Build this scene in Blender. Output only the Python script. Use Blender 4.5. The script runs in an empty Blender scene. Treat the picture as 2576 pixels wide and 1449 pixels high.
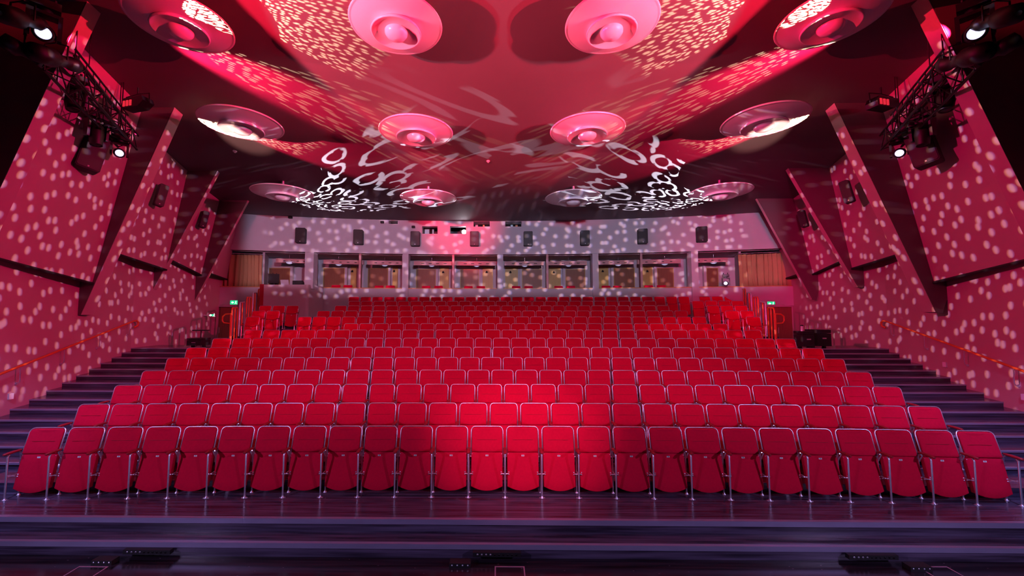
import bpy, math, random
from math import sin, cos, pi, radians, atan2, sqrt
from mathutils import Vector, Matrix, Euler
random.seed(7)
S = bpy.context.scene
COL = S.collection

# ------------------------------------------------------------------ camera
F = 1002.0; CX = 1240.0; CY = 724.5
CAMP = Vector((-0.1, 0.0, 2.557)); PITCH = radians(3.74); YAW = radians(0.7)
cam = bpy.data.cameras.new('camera'); camo = bpy.data.objects.new('camera', cam); COL.objects.link(camo)
camo.location = CAMP; camo.rotation_euler = (pi/2 + PITCH, 0, YAW)
cam.sensor_width = 36.0; cam.lens = 36.0*F/2576.0; cam.shift_x = (1288.0-CX)/2576.0
cam.clip_start = 0.05; cam.clip_end = 200
S.camera = camo
FW = Vector((-sin(YAW)*cos(PITCH), cos(YAW)*cos(PITCH), sin(PITCH)))
RT = Vector((cos(YAW), sin(YAW), 0)); UP = RT.cross(FW)

def ray(px, py): return FW + RT*((px-CX)/F) + UP*((CY-py)/F)
def at(px, py, Y):
    r = ray(px, py); return CAMP + r*(Y/r.y)

def ceilz(Y):
    P = [(-6, 9.3), (0, 8.95), (6, 8.42), (10, 7.96), (13.2, 7.44), (15.4, 7.05), (17.2, 6.98), (22, 6.96)]
    if Y <= P[0][0]: return P[0][1]
    for (a, za), (b, zb) in zip(P, P[1:]):
        if Y <= b:
            return za + (zb-za)*(Y-a)/(b-a)
    return P[-1][1]
def at_ceil(px, py, drop=0.0):
    r = ray(px, py); lo, hi = 0.5, 30.0
    for _ in range(50):
        m = (lo+hi)/2; p = CAMP + r*m
        if p.z > ceilz(p.y)-drop: hi = m
        else: lo = m
    return CAMP + r*lo

# ------------------------------------------------------------------ world, view
w = bpy.data.worlds.new('world'); S.world = w; w.use_nodes = True
w.node_tree.nodes['Background'].inputs[0].default_value = (0.30, 0.22, 0.42, 1)
w.node_tree.nodes['Background'].inputs[1].default_value = 0.015
S.view_settings.view_transform = 'Standard'; S.view_settings.look = 'None'
S.view_settings.gamma = 1.0; S.view_settings.use_curve_mapping = False
S.view_settings.exposure = 0.0
try:
    S.cycles.max_bounces = 5; S.cycles.diffuse_bounces = 3; S.cycles.glossy_bounces = 3
    S.cycles.sample_clamp_indirect = 4.0
except Exception: pass

RED = (1.0, 0.012, 0.085); CRIM = (1.0, 0.003, 0.17); LAV = (0.62, 0.50, 1.0); WARM = (1.0, 0.80, 0.62)

def gobo(light, kind, scale, thr, cols, shut=None):
    """projected pattern of a profile spot: direction in the lamp's own frame picks the slide position"""
    light.use_nodes = True; nt = light.node_tree; N = nt.nodes; L = nt.links
    em = N.get('Emission')
    tc = N.new('ShaderNodeTexCoord'); sx = N.new('ShaderNodeSeparateXYZ'); L.new(tc.outputs['Normal'], sx.inputs[0])
    def M(op, a, b=None, clamp=False):
        n = N.new('ShaderNodeMath'); n.operation = op; n.use_clamp = clamp
        for i, v in enumerate((a, b)):
            if v is None: continue
            if isinstance(v, (int, float)): n.inputs[i].default_value = v
            else: L.new(v, n.inputs[i])
        return n.outputs[0]
    u = M('DIVIDE', sx.outputs[0], sx.outputs[2]); v = M('DIVIDE', sx.outputs[1], sx.outputs[2])
    def mask(off):
        cb = N.new('ShaderNodeCombineXYZ'); L.new(M('ADD', u, off), cb.inputs[0]); L.new(M('MULTIPLY', v, 0.68 if kind == 'dots' and scale > 60 and scale < 70 else 1.0), cb.inputs[1])
        vo = N.new('ShaderNodeTexVoronoi'); vo.voronoi_dimensions = '2D'; vo.feature = 'F1'
        vo.inputs['Scale'].default_value = scale
        if kind == 'dots':
            vo.inputs['Randomness'].default_value = 0.85
            L.new(cb.outputs[0], vo.inputs['Vector'])
            return M('MULTIPLY', M('SUBTRACT', thr, vo.outputs['Distance']), 9.0/thr*0.4, True)
        else:
            nz = N.new('ShaderNodeTexNoise'); nz.inputs['Scale'].default_value = scale*0.55
            L.new(cb.outputs[0], nz.inputs['Vector'])
            ad = N.new('ShaderNodeVectorMath'); ad.operation = 'MULTIPLY_ADD'
            L.new(nz.outputs['Color'], ad.inputs[0]); ad.inputs[1].default_value = (0.9/scale,)*3
            L.new(cb.outputs[0], ad.inputs[2]); L.new(ad.outputs[0], vo.inputs['Vector'])
            ringd = M('ABSOLUTE', M('SUBTRACT', vo.outputs['Distance'], 0.36))
            ring = M('MULTIPLY', M('SUBTRACT', thr, ringd), 30.0, True)
            n2 = N.new('ShaderNodeTexNoise'); n2.inputs['Scale'].default_value = scale*1.7
            L.new(cb.outputs[0], n2.inputs['Vector'])
            cut = M('MULTIPLY', M('SUBTRACT', n2.outputs[0], 0.44), 25.0, True)
            return M('MULTIPLY', ring, cut)
    m1 = mask(0.0) if kind != 'flat' else 1.0
    c1 = N.new('ShaderNodeMix'); c1.data_type = 'RGBA'; (L.new(m1, c1.inputs[0]) if kind != 'flat' else None)
    if kind == 'flat': c1.inputs[0].default_value = 1.0
    c1.inputs[6].default_value = (0, 0, 0, 1); c1.inputs[7].default_value = (*cols[0], 1)
    out = c1.outputs[2]
    if len(cols) > 1:
        m2 = mask(0.12/scale)
        c2 = N.new('ShaderNodeMix'); c2.data_type = 'RGBA'; L.new(m2, c2.inputs[0])
        c2.inputs[6].default_value = (0, 0, 0, 1); c2.inputs[7].default_value = (*cols[1], 1)
        ad = N.new('ShaderNodeMix'); ad.data_type = 'RGBA'; ad.blend_type = 'ADD'; ad.inputs[0].default_value = 1
        L.new(out, ad.inputs[6]); L.new(c2.outputs[2], ad.inputs[7]); out = ad.outputs[2]
    L.new(out, em.inputs['Color'])
    em.inputs['Strength'].default_value = 1.0
    if shut:      # framing shutters of the profile spot: (half width, half height, softness)
        a = M('MULTIPLY', M('SUBTRACT', shut[0], M('ABSOLUTE', u)), 1.0/shut[2], True)
        if len(shut) > 3: b = M('MULTIPLY', M('SUBTRACT', shut[3], v), 1.0/shut[2], True)      # bottom shutter only
        if len(shut) > 4: b = M('MULTIPLY', b, M('MULTIPLY', M('ADD', shut[4], v), 1.0/shut[2], True))   # top shutter too
        if len(shut) == 3: b = M('MULTIPLY', M('SUBTRACT', shut[1], M('ABSOLUTE', v)), 1.0/shut[2], True)
        L.new(M('MULTIPLY', a, b), em.inputs['Strength'])

def spot(loc, tgt, energy, color, ang, blend=0.4, size=0.05, g=None, rot=0.0):
    l = bpy.data.lights.new('stage_spot', 'SPOT'); l.energy = energy; l.color = color
    l.spot_size = radians(ang); l.spot_blend = blend; l.shadow_soft_size = size
    o = bpy.data.objects.new('stage_spot', l); COL.objects.link(o)
    o.location = loc; d = Vector(tgt)-Vector(loc)
    o.rotation_euler = d.to_track_quat('-Z', 'Y').to_euler()
    if g: gobo(l, *g)
    return o

DOTC = ((1.0, 0.55, 0.28), (0.26, 0.30, 0.85))
CEIL_DOT = ((1.0, 0.80, 0.46),)
for s in (-1, 1):
    # crimson flood and dotted slide thrown across the hall on to the opposite side wall
    spot((-s*6.9, 7.4, 7.2), (s*11.2, 10.6, 3.0), 5600 if s < 0 else 5200, (1, 1, 1), 88, 0.8, 0.15, ('flat', 1, 1, (CRIM,), (0.34, 1, 0.05, 0.19, 0.33)))
    spot((-s*6.6, 8.0, 6.9), (s*10.8, 9.8, 4.3), 6000 if s < 0 else 6500, (1, 1, 1), 70, 0.6, 0.012, ('dots', 66, 0.24, DOTC, (0.33, 0.215, 0.02)))
    # red beams raking the ceiling, each followed by a dotted one
    spot((s*8.2, 6.5, 7.50), (s*5.6, 9.2, 8.05), 15000, RED, 24, 0.7, 0.05)
    spot((s*8.1, 6.4, 7.50), (s*3.6, 10.7, 7.88), 6500, (1, 1, 1), 24, 0.12, 0.002, ('dots', 44, 0.33, CEIL_DOT, (1, 1, 0.02, 0.09)))
    spot((s*9.1, 9.4, 6.95), (s*6.5, 11.4, 7.66), 7000, RED, 28, 0.5, 0.03)
    spot((s*9.0, 9.3, 6.95), (s*6.6, 10.9, 7.72), 8000, (1, 1, 1), 34, 0.1, 0.008, ('dots', 55, 0.33, CEIL_DOT, (1, 1, 0.02, 0.10)))
    spot((s*6.4, 5.9, 7.1), (s*3.4, 7.6, 8.25), 9000, (1, 1, 1), 34, 0.12, 0.008, ('dots', 50, 0.33, CEIL_DOT, (1, 1, 0.02, 0.10)))
    spot((s*6.6, 8.3, 5.6), (s*7.25, 10.6, 7.45), 1100, (1.0, 0.48, 0.40), 26, 0.5, 0.03)  # added lamp that brightens the outer discs of the middle row
    # wide red wash over the ceiling above the front discs
    spot((s*6.9, 2.5, 5.8), (s*-0.6, 8.6, 8.1), 14000, (1, 1, 1), 58, 0.1, 0.03, ('flat', 1, 1, ((1, 0.012, 0.05),), (1, 1, 0.03, 0.13)))
    spot((s*6.5, 3.5, 6.0), (s*-1.5, 12.0, 7.6), 1300, (1, 1, 1), 52, 0.2, 0.03, ('flat', 1, 1, ((0.75, 0.60, 0.85),), (1, 1, 0.03, 0.06)))
    # white swirl slide from the rear box
    spot((s*9.9, 17.0, 4.35), (s*5.9, 15.1, 7.25), 14000, (0.85, 0.84, 1.0), 42, 0.1, 0.004, ('swirl', 12.0, 0.10, ((1, 1, 1),)))
    # lavender booms beside the stage
    spot((s*8.5, -0.6, 4.4), (s*-0.5, 7.0, 0.4), 1250, (1, 1, 1), 84, 0.8, 0.05, ('flat', 1, 1, ((0.62, 0.45, 1.0),), (1, 1, 0.10, 0.9, 0.20)))
    spot((s*6.4, 3.6, 5.6), (s*8.4, 6.6, 0.2), 1300, (0.42, 0.40, 1.0), 56, 1.0, 0.15)
    # red flood over the seating
    spot((s*7.0, 7.4, 7.0), (s*-5.0, 11.0, 1.5), 420 if s > 0 else 70, (1.0, 0.03, 0.12), 75, 0.9, 0.2)
spot((0, -2.0, 7.4), (0, 10.0, 1.4), 2100, (1, 1, 1), 100, 0.4, 0.25, ('flat', 1, 1, ((1.0, 0.22, 0.50),), (0.85, 1, 0.10, 0.24, 0.29)))
spot((3.0, 3.0, 5.6), (10.6, 17.2, 5.0), 4500, CRIM, 32, 0.9, 0.2)
# rose pool on the middle of the front rows, haze-blue wash and red patch on the rear wall
spot((0.2, -1.5, 6.8), (0.25, 6.6, 0.6), 2800, (1.0, 0.30, 0.60), 20, 1.0, 0.1)
spot((0.5, 1.0, 5.8), (0.5, 18.5, 5.0), 6500, (1, 1, 1), 84, 0.3, 0.2, ('flat', 1, 1, ((0.50, 0.42, 0.62),), (0.74, 1, 0.03, 0.10, 0.15)))
spot((-4.5, 2.0, 5.8), (-1.9, 18.7, 6.8), 17000, RED, 16, 1.0, 0.2)
spot((-5.0, 2.0, 5.8), (-6.0, 18.0, 5.4), 2600, (1, 1, 1), 60, 0.6, 0.2, ('flat', 1, 1, ((1.0, 0.14, 0.28),), (0.36, 0.14, 0.05)))
spot((2.0, 0.5, 5.5), (0.6, 18.5, 5.2), 7000, (1, 1, 1), 72, 0.3, 0.03, ('dots', 42, 0.27, DOTC, (0.64, 1, 0.02, 0.12, 0.145)))

# ------------------------------------------------------------------ materials
def mat(name, col, rough=0.6, metal=0.0, emit=None, es=0.0, noise=None, bump=0.0, bscale=200.0, coat=0.0, trans=0.0):
    m = bpy.data.materials.new(name); m.use_nodes = True; nt = m.node_tree
    b = nt.nodes['Principled BSDF']
    b.inputs['Base Color'].default_value = (*col, 1); b.inputs['Roughness'].default_value = rough
    b.inputs['Metallic'].default_value = metal
    if coat: b.inputs['Coat Weight'].default_value = coat; b.inputs['Coat Roughness'].default_value = 0.15
    if trans: b.inputs['Transmission Weight'].default_value = trans
    if emit: b.inputs['Emission Color'].default_value = (*emit, 1); b.inputs['Emission Strength'].default_value = es
    tc = nt.nodes.new('ShaderNodeTexCoord')
    if noise:
        sc, amt, stretch = noise
        mp = nt.nodes.new('ShaderNodeMapping'); mp.inputs['Scale'].default_value = stretch
        nz = nt.nodes.new('ShaderNodeTexNoise'); nz.inputs['Scale'].default_value = sc; nz.inputs['Detail'].default_value = 4
        mx = nt.nodes.new('ShaderNodeMix'); mx.data_type = 'RGBA'
        mx.inputs[6].default_value = (*[c*(1-amt) for c in col], 1); mx.inputs[7].default_value = (*[min(1, c*(1+amt)) for c in col], 1)
        nt.links.new(tc.outputs['Object'], mp.inputs[0]); nt.links.new(mp.outputs[0], nz.inputs['Vector'])
        nt.links.new(nz.outputs[0], mx.inputs[0]); nt.links.new(mx.outputs[2], b.inputs['Base Color'])
    if bump:
        n2 = nt.nodes.new('ShaderNodeTexNoise'); n2.inputs['Scale'].default_value = bscale
        bp = nt.nodes.new('ShaderNodeBump'); bp.inputs['Strength'].default_value = bump; bp.inputs['Distance'].default_value = 0.01
        nt.links.new(tc.outputs['Object'], n2.inputs['Vector']); nt.links.new(n2.outputs[0], bp.inputs['Height'])
        nt.links.new(bp.outputs[0], b.inputs['Normal'])
    return m

M_FAB = mat('red_upholstery', (0.62, 0.002, 0.034), 0.85, noise=(30, 0.12, (1, 1, 1)), bump=0.08, bscale=350); M_FAB.node_tree.nodes['Principled BSDF'].inputs['Specular IOR Level'].default_value = 0.12
M_FABD = mat('red_armrest', (0.32, 0.002, 0.014), 0.6)
M_CHR = mat('chromed_steel', (0.82, 0.80, 0.90), 0.36, 0.9)
M_PLATE = mat('white_number_plate', (0.75, 0.70, 0.72), 0.4)
M_INK = mat('black_print', (0.03, 0.02, 0.02), 0.5)
M_WALL = mat('painted_wall', (0.43, 0.27, 0.30), 0.72, noise=(1.3, 0.06, (1, 1, 1)), bump=0.05, bscale=60)
M_FIN = mat('shaded_board', (0.12, 0.075, 0.085), 0.7, noise=(2, 0.08, (1, 1, 1)))  # board darkened in its colour for the unlit fin faces
M_FINE = mat('lit_board_edge', (0.42, 0.30, 0.30), 0.7, noise=(4, 0.08, (1, 1, 1)))  # same board, light on the inner edge put into the colour
M_BACK = mat('grey_lilac_plaster', (0.50, 0.46, 0.50), 0.8, noise=(2, 0.05, (1, 1, 1)))
M_CEIL = mat('dark_grey_ceiling', (0.12, 0.095, 0.105), 0.75, noise=(1.2, 0.07, (1, 1, 1)))
M_DARK = mat('dark_fixture_metal', (0.007, 0.006, 0.007), 0.5)
M_TRUSS = mat('black_truss_steel', (0.010, 0.008, 0.009), 0.4, 0.3)
M_DISC = mat('white_lacquered_disc', (0.74, 0.72, 0.76), 0.30, coat=0.4)
M_WOOD = mat('brown_door_wood', (0.26, 0.10, 0.055), 0.5, noise=(3, 0.2, (12, 12, 1)))
M_YEL = mat('yellow_varnished_panel', (0.50, 0.33, 0.10), 0.5, noise=(3, 0.15, (10, 10, 1)))
M_SILL = mat('orange_wood_sill', (0.55, 0.24, 0.08), 0.45)
M_CURT = mat('ochre_curtain_cloth', (0.46, 0.27, 0.13), 0.85, noise=(20, 0.1, (1, 1, 0.2)))
M_RAIL = mat('orange_red_handrail', (0.60, 0.09, 0.02), 0.35)
M_DESK = mat('pale_desk_laminate', (0.55, 0.46, 0.50), 0.6)
M_BLK = mat('black_plastic', (0.008, 0.007, 0.008), 0.65)
M_GRY = mat('pale_grey_plastic', (0.6, 0.6, 0.66), 0.4)
M_NOSE = mat('grey_violet_nosing', (0.30, 0.27, 0.40), 0.35, 0.3, noise=(8, 0.2, (0.3, 4, 1)))
M_LENSW = mat('lit_lens', (0.8, 0.8, 1), 0.2, emit=(0.62, 0.64, 1.0), es=1.6)
M_LENSR = mat('red_lit_lens', (0.5, 0.02, 0.03), 0.2, emit=(1.0, 0.03, 0.06), es=0.7)
M_PROJ = mat('projector_beam_lens', (1, 1, 1), 0.2, emit=(1.0, 0.9, 1.0), es=90)
M_GREEN = mat('green_exit_panel', (0.0, 0.3, 0.12), 0.4, emit=(0.02, 0.85, 0.35), es=0.9)
M_WHITE = mat('white_pictogram', (0.9, 1, 0.95), 0.4, emit=(0.7, 1.0, 0.85), es=1.4)
M_BOXLAMP = mat('frosted_lamp_diffuser', (0.7, 0.7, 0.8), 0.4, emit=(0.62, 0.60, 1.0), es=0.45)
M_SCREEN = mat('booth_screen_glow', (0.1, 0.15, 0.2), 0.3, emit=(0.35, 0.42, 0.6), es=0.5)
M_ORNG = mat('booth_orange', (0.5, 0.15, 0.03), 0.4, emit=(0.8, 0.2, 0.05), es=0.25)
M_TAPE = mat('pale_marking_tape', (0.40, 0.22, 0.30), 0.6)
def glass():
    m = bpy.data.materials.new('booth_glass'); m.use_nodes = True; nt = m.node_tree
    for n in list(nt.nodes): nt.nodes.remove(n)
    o = nt.nodes.new('ShaderNodeOutputMaterial'); t = nt.nodes.new('ShaderNodeBsdfTransparent')
    g = nt.nodes.new('ShaderNodeBsdfGlossy'); g.inputs['Roughness'].default_value = 0.02
    fr = nt.nodes.new('ShaderNodeFresnel'); mx = nt.nodes.new('ShaderNodeMixShader')
    nt.links.new(fr.outputs[0], mx.inputs[0]); nt.links.new(t.outputs[0], mx.inputs[1]); nt.links.new(g.outputs[0], mx.inputs[2])
    nt.links.new(mx.outputs[0], o.inputs[0]); return m
M_GLASS = glass()
def floor_mat(name, base, scratch):
    m = bpy.data.materials.new(name); m.use_nodes = True; nt = m.node_tree; N = nt.nodes; L = nt.links
    b = N['Principled BSDF']; tc = N.new('ShaderNodeTexCoord')
    mp = N.new('ShaderNodeMapping'); mp.inputs['Scale'].default_value = (0.55, 14, 14); L.new(tc.outputs['Object'], mp.inputs[0])
    nz = N.new('ShaderNodeTexNoise'); nz.inputs['Scale'].default_value = 1.6; nz.inputs['Detail'].default_value = 6; L.new(mp.outputs[0], nz.inputs['Vector'])
    cr = N.new('ShaderNodeValToRGB'); cr.color_ramp.elements[0].position = 0.35; cr.color_ramp.elements[1].position = 0.72
    cr.color_ramp.elements[0].color = (*[c*0.5 for c in base], 1); cr.color_ramp.elements[1].color = (*[c*2.2 for c in base], 1)
    L.new(nz.outputs[0], cr.inputs[0]); col = cr.outputs[0]
    if scratch:
        mp2 = N.new('ShaderNodeMapping'); mp2.inputs['Rotation'].default_value = (0, 0, 0.5); mp2.inputs['Scale'].default_value = (2.2, 9, 1)
        L.new(tc.outputs['Object'], mp2.inputs[0])
        vo = N.new('ShaderNodeTexVoronoi'); vo.inputs['Scale'].default_value = 2.3; L.new(mp2.outputs[0], vo.inputs['Vector'])
        lt = N.new('ShaderNodeMath'); lt.operation = 'LESS_THAN'; L.new(vo.outputs['Distance'], lt.inputs[0]); lt.inputs[1].default_value = 0.055
        mx = N.new('ShaderNodeMix'); mx.data_type = 'RGBA'; L.new(lt.outputs[0], mx.inputs[0]); L.new(col, mx.inputs[6])
        mx.inputs[7].default_value = (0.22, 0.14, 0.17, 1); col = mx.outputs[2]
    L.new(col, b.inputs['Base Color'])
    r = N.new('ShaderNodeMapRange'); L.new(nz.outputs[0], r.inputs[0]); r.inputs[3].default_value = 0.10; r.inputs[4].default_value = 0.28
    L.new(r.outputs[0], b.inputs['Roughness'])
    bp = N.new('ShaderNodeBump'); bp.inputs['Strength'].default_value = 0.06; bp.inputs['Distance'].default_value = 0.01
    L.new(nz.outputs[0], bp.inputs['Height']); L.new(bp.outputs[0], b.inputs['Normal'])
    return m
M_FLOOR = floor_mat('dark_polished_floor', (0.060, 0.045, 0.075), False)
M_PIT = floor_mat('scuffed_black_floor', (0.018, 0.012, 0.016), True)
M_STEP = floor_mat('dark_step_covering', (0.040, 0.033, 0.06), False)

# ------------------------------------------------------------------ mesh helpers
class MB:
    def __init__(s): s.v = []; s.f = []; s.smooth = []
    def add(s, vs, fs, smooth=False):
        o = len(s.v); s.v += [tuple(v) for v in vs]; s.f += [tuple(i+o for i in f) for f in fs]; s.smooth += [smooth]*len(fs); return s
    def box(s, x0, x1, y0, y1, z0, z1, m=None):
        vs = [Vector(p) for p in ((x0,y0,z0),(x1,y0,z0),(x1,y1,z0),(x0,y1,z0),(x0,y0,z1),(x1,y0,z1),(x1,y1,z1),(x0,y1,z1))]
        if m: vs = [m @ v for v in vs]
        return s.add(vs, [(0,3,2,1),(4,5,6,7),(0,1,5,4),(1,2,6,5),(2,3,7,6),(3,0,4,7)])
    def hexa(s, b, t):   # 4 bottom pts, 4 top pts
        return s.add(list(b)+list(t), [(0,3,2,1),(4,5,6,7),(0,1,5,4),(1,2,6,5),(2,3,7,6),(3,0,4,7)])
    def prism(s, pts, vec):   # planar polygon extruded along vec
        n = len(pts); vec = Vector(vec); a = [Vector(p) for p in pts]; b = [p+vec for p in a]
        return s.add(a+b, [tuple(range(n))[::-1], tuple(range(n, 2*n))] + [(i, (i+1) % n, n+(i+1) % n, n+i) for i in range(n)])
    def tube(s, path, r, n=8, closed=False):
        P = [Vector(p) for p in path]; k = len(P); vs = []; fs = []; prev = None
        for i, p in enumerate(P):
            if closed: t = (P[(i+1) % k]-P[i-1]).normalized()
            else: t = ((P[min(i+1, k-1)]-P[max(i-1, 0)])).normalized()
            if prev is None:
                u = t.orthogonal().normalized()
            else:
                u = (prev - t*prev.dot(t)).normalized()
            prev = u; w_ = t.cross(u)
            rr = r[i] if isinstance(r, (list, tuple)) else r
            vs += [p + (u*cos(2*pi*j/n)+w_*sin(2*pi*j/n))*rr for j in range(n)]
        for i in range(k if closed else k-1):
            a = i*n; b = ((i+1) % k)*n
            fs += [(a+j, a+(j+1) % n, b+(j+1) % n, b+j) for j in range(n)]
        s.add(vs, fs, True)
        if not closed:
            s.add(vs[:n], [tuple(range(n))[::-1]]); s.add(vs[-n:], [tuple(range(n))])
        return s
    def lathe(s, prof, n=24, m=None, cap=False):   # prof = (r,z)
        vs = []; k = len(prof)
        for r, z in prof:
            for j in range(n):
                v = Vector((r*cos(2*pi*j/n), r*sin(2*pi*j/n), z)); vs.append(m @ v if m else v)
        fs = [(i*n+j, i*n+(j+1) % n, (i+1)*n+(j+1) % n, (i+1)*n+j) for i in range(k-1) for j in range(n)]
        s.add(vs, fs, True)
        if cap:
            s.add(vs[:n], [tuple(range(n))[::-1]]); s.add(vs[-n:], [tuple(range(n))])
        return s
    def mesh(s, name):
        me = bpy.data.meshes.new(name); me.from_pydata(s.v, [], s.f); me.polygons.foreach_set('use_smooth', s.smooth); me.update(); return me
    def build(s, name, m, parent=None, loc=None):
        me = s.mesh(name); me.materials.append(m)
        o = bpy.data.objects.new(name, me); COL.objects.link(o)
        if parent: o.parent = parent
        if loc: o.location = loc
        return o
def tag(o, label=None, cat=None, group=None, kind=None):
    if label: o['label'] = label
    if cat: o['category'] = cat
    if group: o['group'] = group
    if kind: o['kind'] = kind
    return o
def empty(name, loc=(0,0,0), rot=(0,0,0), **k):
    o = bpy.data.objects.new(name, None); o.empty_display_size = 0.1; COL.objects.link(o); o.location = loc; o.rotation_euler = rot
    return tag(o, **k)
def inst(name, me, parent, loc=None, rot=None):
    o = bpy.data.objects.new(name, me); COL.objects.link(o); o.parent = parent
    if loc: o.location = loc
    if rot: o.rotation_euler = rot
    return o
def struct(o): o['kind'] = 'structure'; return o
ORD = ['zeroth','first','second','third','fourth','fifth','sixth','seventh','eighth','ninth','tenth','eleventh','twelfth','thirteenth','fourteenth','fifteenth','sixteenth','seventeenth','eighteenth','nineteenth','twentieth','twenty-first','twenty-second','twenty-third','twenty-fourth','twenty-fifth','twenty-sixth','twenty-seventh','twenty-eighth','twenty-ninth','thirtieth','thirty-first']

# ------------------------------------------------------------------ rows data
K = 0.0035
TOPS = [1075,1016,968,932,900,874,851,830,814,797,782,769,757.6,746.7]
YN = []; ZN = []
for n, y in enumerate(TOPS):
    p = CAMP + ray(1262, y)*(5.82+0.933*n); YN.append(p.y); ZN.append(p.z-0.905)
def row_x(n, px, py):
    Y = YN[n]; x = 0
    for _ in range(6):
        x = at(px, py, Y).x; Y = YN[n]-K*x*x
    return x
ENDS = [(70,2512,26),(190,2371,27),(283,2272,28),(355,2197,29),(418,2130,30),(467,2075,31),(533,2004,31),(615,1919,30),
        (864,1832,25),(748,1778,28),(797,1731,27),(841,1684,26),(876,1651,25),(876,1735,29)]
XE = []
for n, (a, b, c) in enumerate(ENDS):
    xa, xb = row_x(n, a, TOPS[n]), row_x(n, b, TOPS[n])
    if n < 8: h = (xb-xa)/2; xa, xb = -h, h
    XE.append((xa, xb, c))

# wall lines (lower wall), s = side
def wall_x(s, Y):
    off = 0.0 if s < 0 else 0.28
    x = 10.12+0.337*(Y-8.1) if Y < 12.4 else 11.57+0.12*(Y-12.4)
    return s*(x+off)
KB = 0.0115; YB = 18.75
def yb(x): return YB-KB*x*x

# ------------------------------------------------------------------ floors, platforms, stairs
fl = MB()
fl.box(-16, 16, -8, 4.93, -0.52, -0.32); struct(fl.build('floor', M_PIT))
st = MB(); st.box(-14, 14, 4.90, 5.4, -0.32, -0.16)
o = st.build('front_step', M_FLOOR); tag(o, kind='structure')
n1 = MB(); n1.box(-14, 14, 4.885, 4.93, -0.215, -0.157); n1.build('nosing', M_NOSE, o)
st = MB(); st.box(-14, 14, 5.15, 6.4, -0.3, 0.0)
o = st.build('front_row_platform', M_FLOOR); tag(o, kind='structure')
n1 = MB(); n1.box(-14, 14, 5.13, 5.18, -0.06, 0.003); n1.build('nosing', M_NOSE, o)
def lim_x(Y):
    return min(7.2+0.29*(Y-5.2), 9.05)
plats = []
for n in range(1, 14):
    z = ZN[n]; zp = ZN[n-1]; y0 = YN[n]-0.87; y1 = YN[n]+0.08 if n < 13 else 20.0
    hw = lim_x(YN[n]) if n < 8 else 8.95+0.36*(YN[n]-13.3)
    m = MB(); X = [-hw+2*hw*i/24 for i in range(25)]
    if n == 13: ty = lambda x: y1-0.9
    pts0 = [(x, y0-K*x*x) for x in X]
    pts1 = [(x, (y1-K*x*x) if n < 13 else (yb(x)+0.02)) for x in X]
    vs = []
    for (x, ya), (_, ye) in zip(pts0, pts1):
        vs += [(x, ya, zp-0.25), (x, ya, z), (x, ye, z), (x, ye, zp-0.25)]
    fs = []
    for i in range(24):
        a = 4*i; b = a+4
        fs += [(a, b, b+1, a+1), (a+1, b+1, b+2, a+2), (a+2, b+2, b+3, a+3), (a+3, b+3, b, a)]
    fs += [(0, 1, 2, 3), (99, 98, 97, 96)]
    m.add(vs, fs); o = m.build('row_platform', M_STEP if n < 8 else M_FLOOR); tag(o, kind='structure')
# side stairs: two steps to a row, fifteen risers up to the landing
for s in (-1, 1):
    e = empty('side_stair', (0, 0, 0), kind='structure')
    for j in range(1, 16):
        ya = 5.47+0.463*j; yc = ya+0.47 if j < 15 else 13.6
        xi = lim_x(ya)+0.02; zz = 0.1*j
        if j == 15: xi = 9.0
        m = MB(); b = [(s*xi, ya, -0.3), (wall_x(s, ya)+s*0.1, ya, -0.3), (wall_x(s, yc)+s*0.1, yc, -0.3), (s*(xi if j == 15 else lim_x(yc)+0.02), yc, -0.3)]
        if s < 0: b = [b[1], b[0], b[3], b[2]]
        m.hexa(b, [(p[0], p[1], zz) for p in b]); m.build('stair_step', M_STEP, e)
        m = MB(); xw = abs(wall_x(s, ya)); x0, x1 = sorted((s*xi, s*xw))
        m.box(x0, x1, ya-0.012, ya+0.03, zz-0.028, zz+0.002); m.build('nosing', M_NOSE, e)
    m = MB(); x0, x1 = sorted((s*9.3, s*13)); m.box(x0, x1, 13.6, 19, -0.3, 0.84); m.build('passage_floor', M_FLOOR, e)

# ------------------------------------------------------------------ ceiling
m = MB(); YS = [-8, -6, -3, 0, 3, 6, 8, 10, 11.6, 13.2, 14.3, 15.4, 16.3, 17.2, 22]
nX = 2
vs = [(x, y, ceilz(y)) for y in YS for x in (-16, 16)] + [(x, y, ceilz(y)+0.25) for y in YS for x in (-16, 16)]
k = 2*len(YS); fs = []
for i in range(len(YS)-1):
    a = 2*i; fs += [(a, a+2, a+3, a+1), (k+a, k+a+1, k+a+3, k+a+2)]
m.add(vs, fs, True); struct(m.build('ceiling', M_CEIL))

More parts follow.
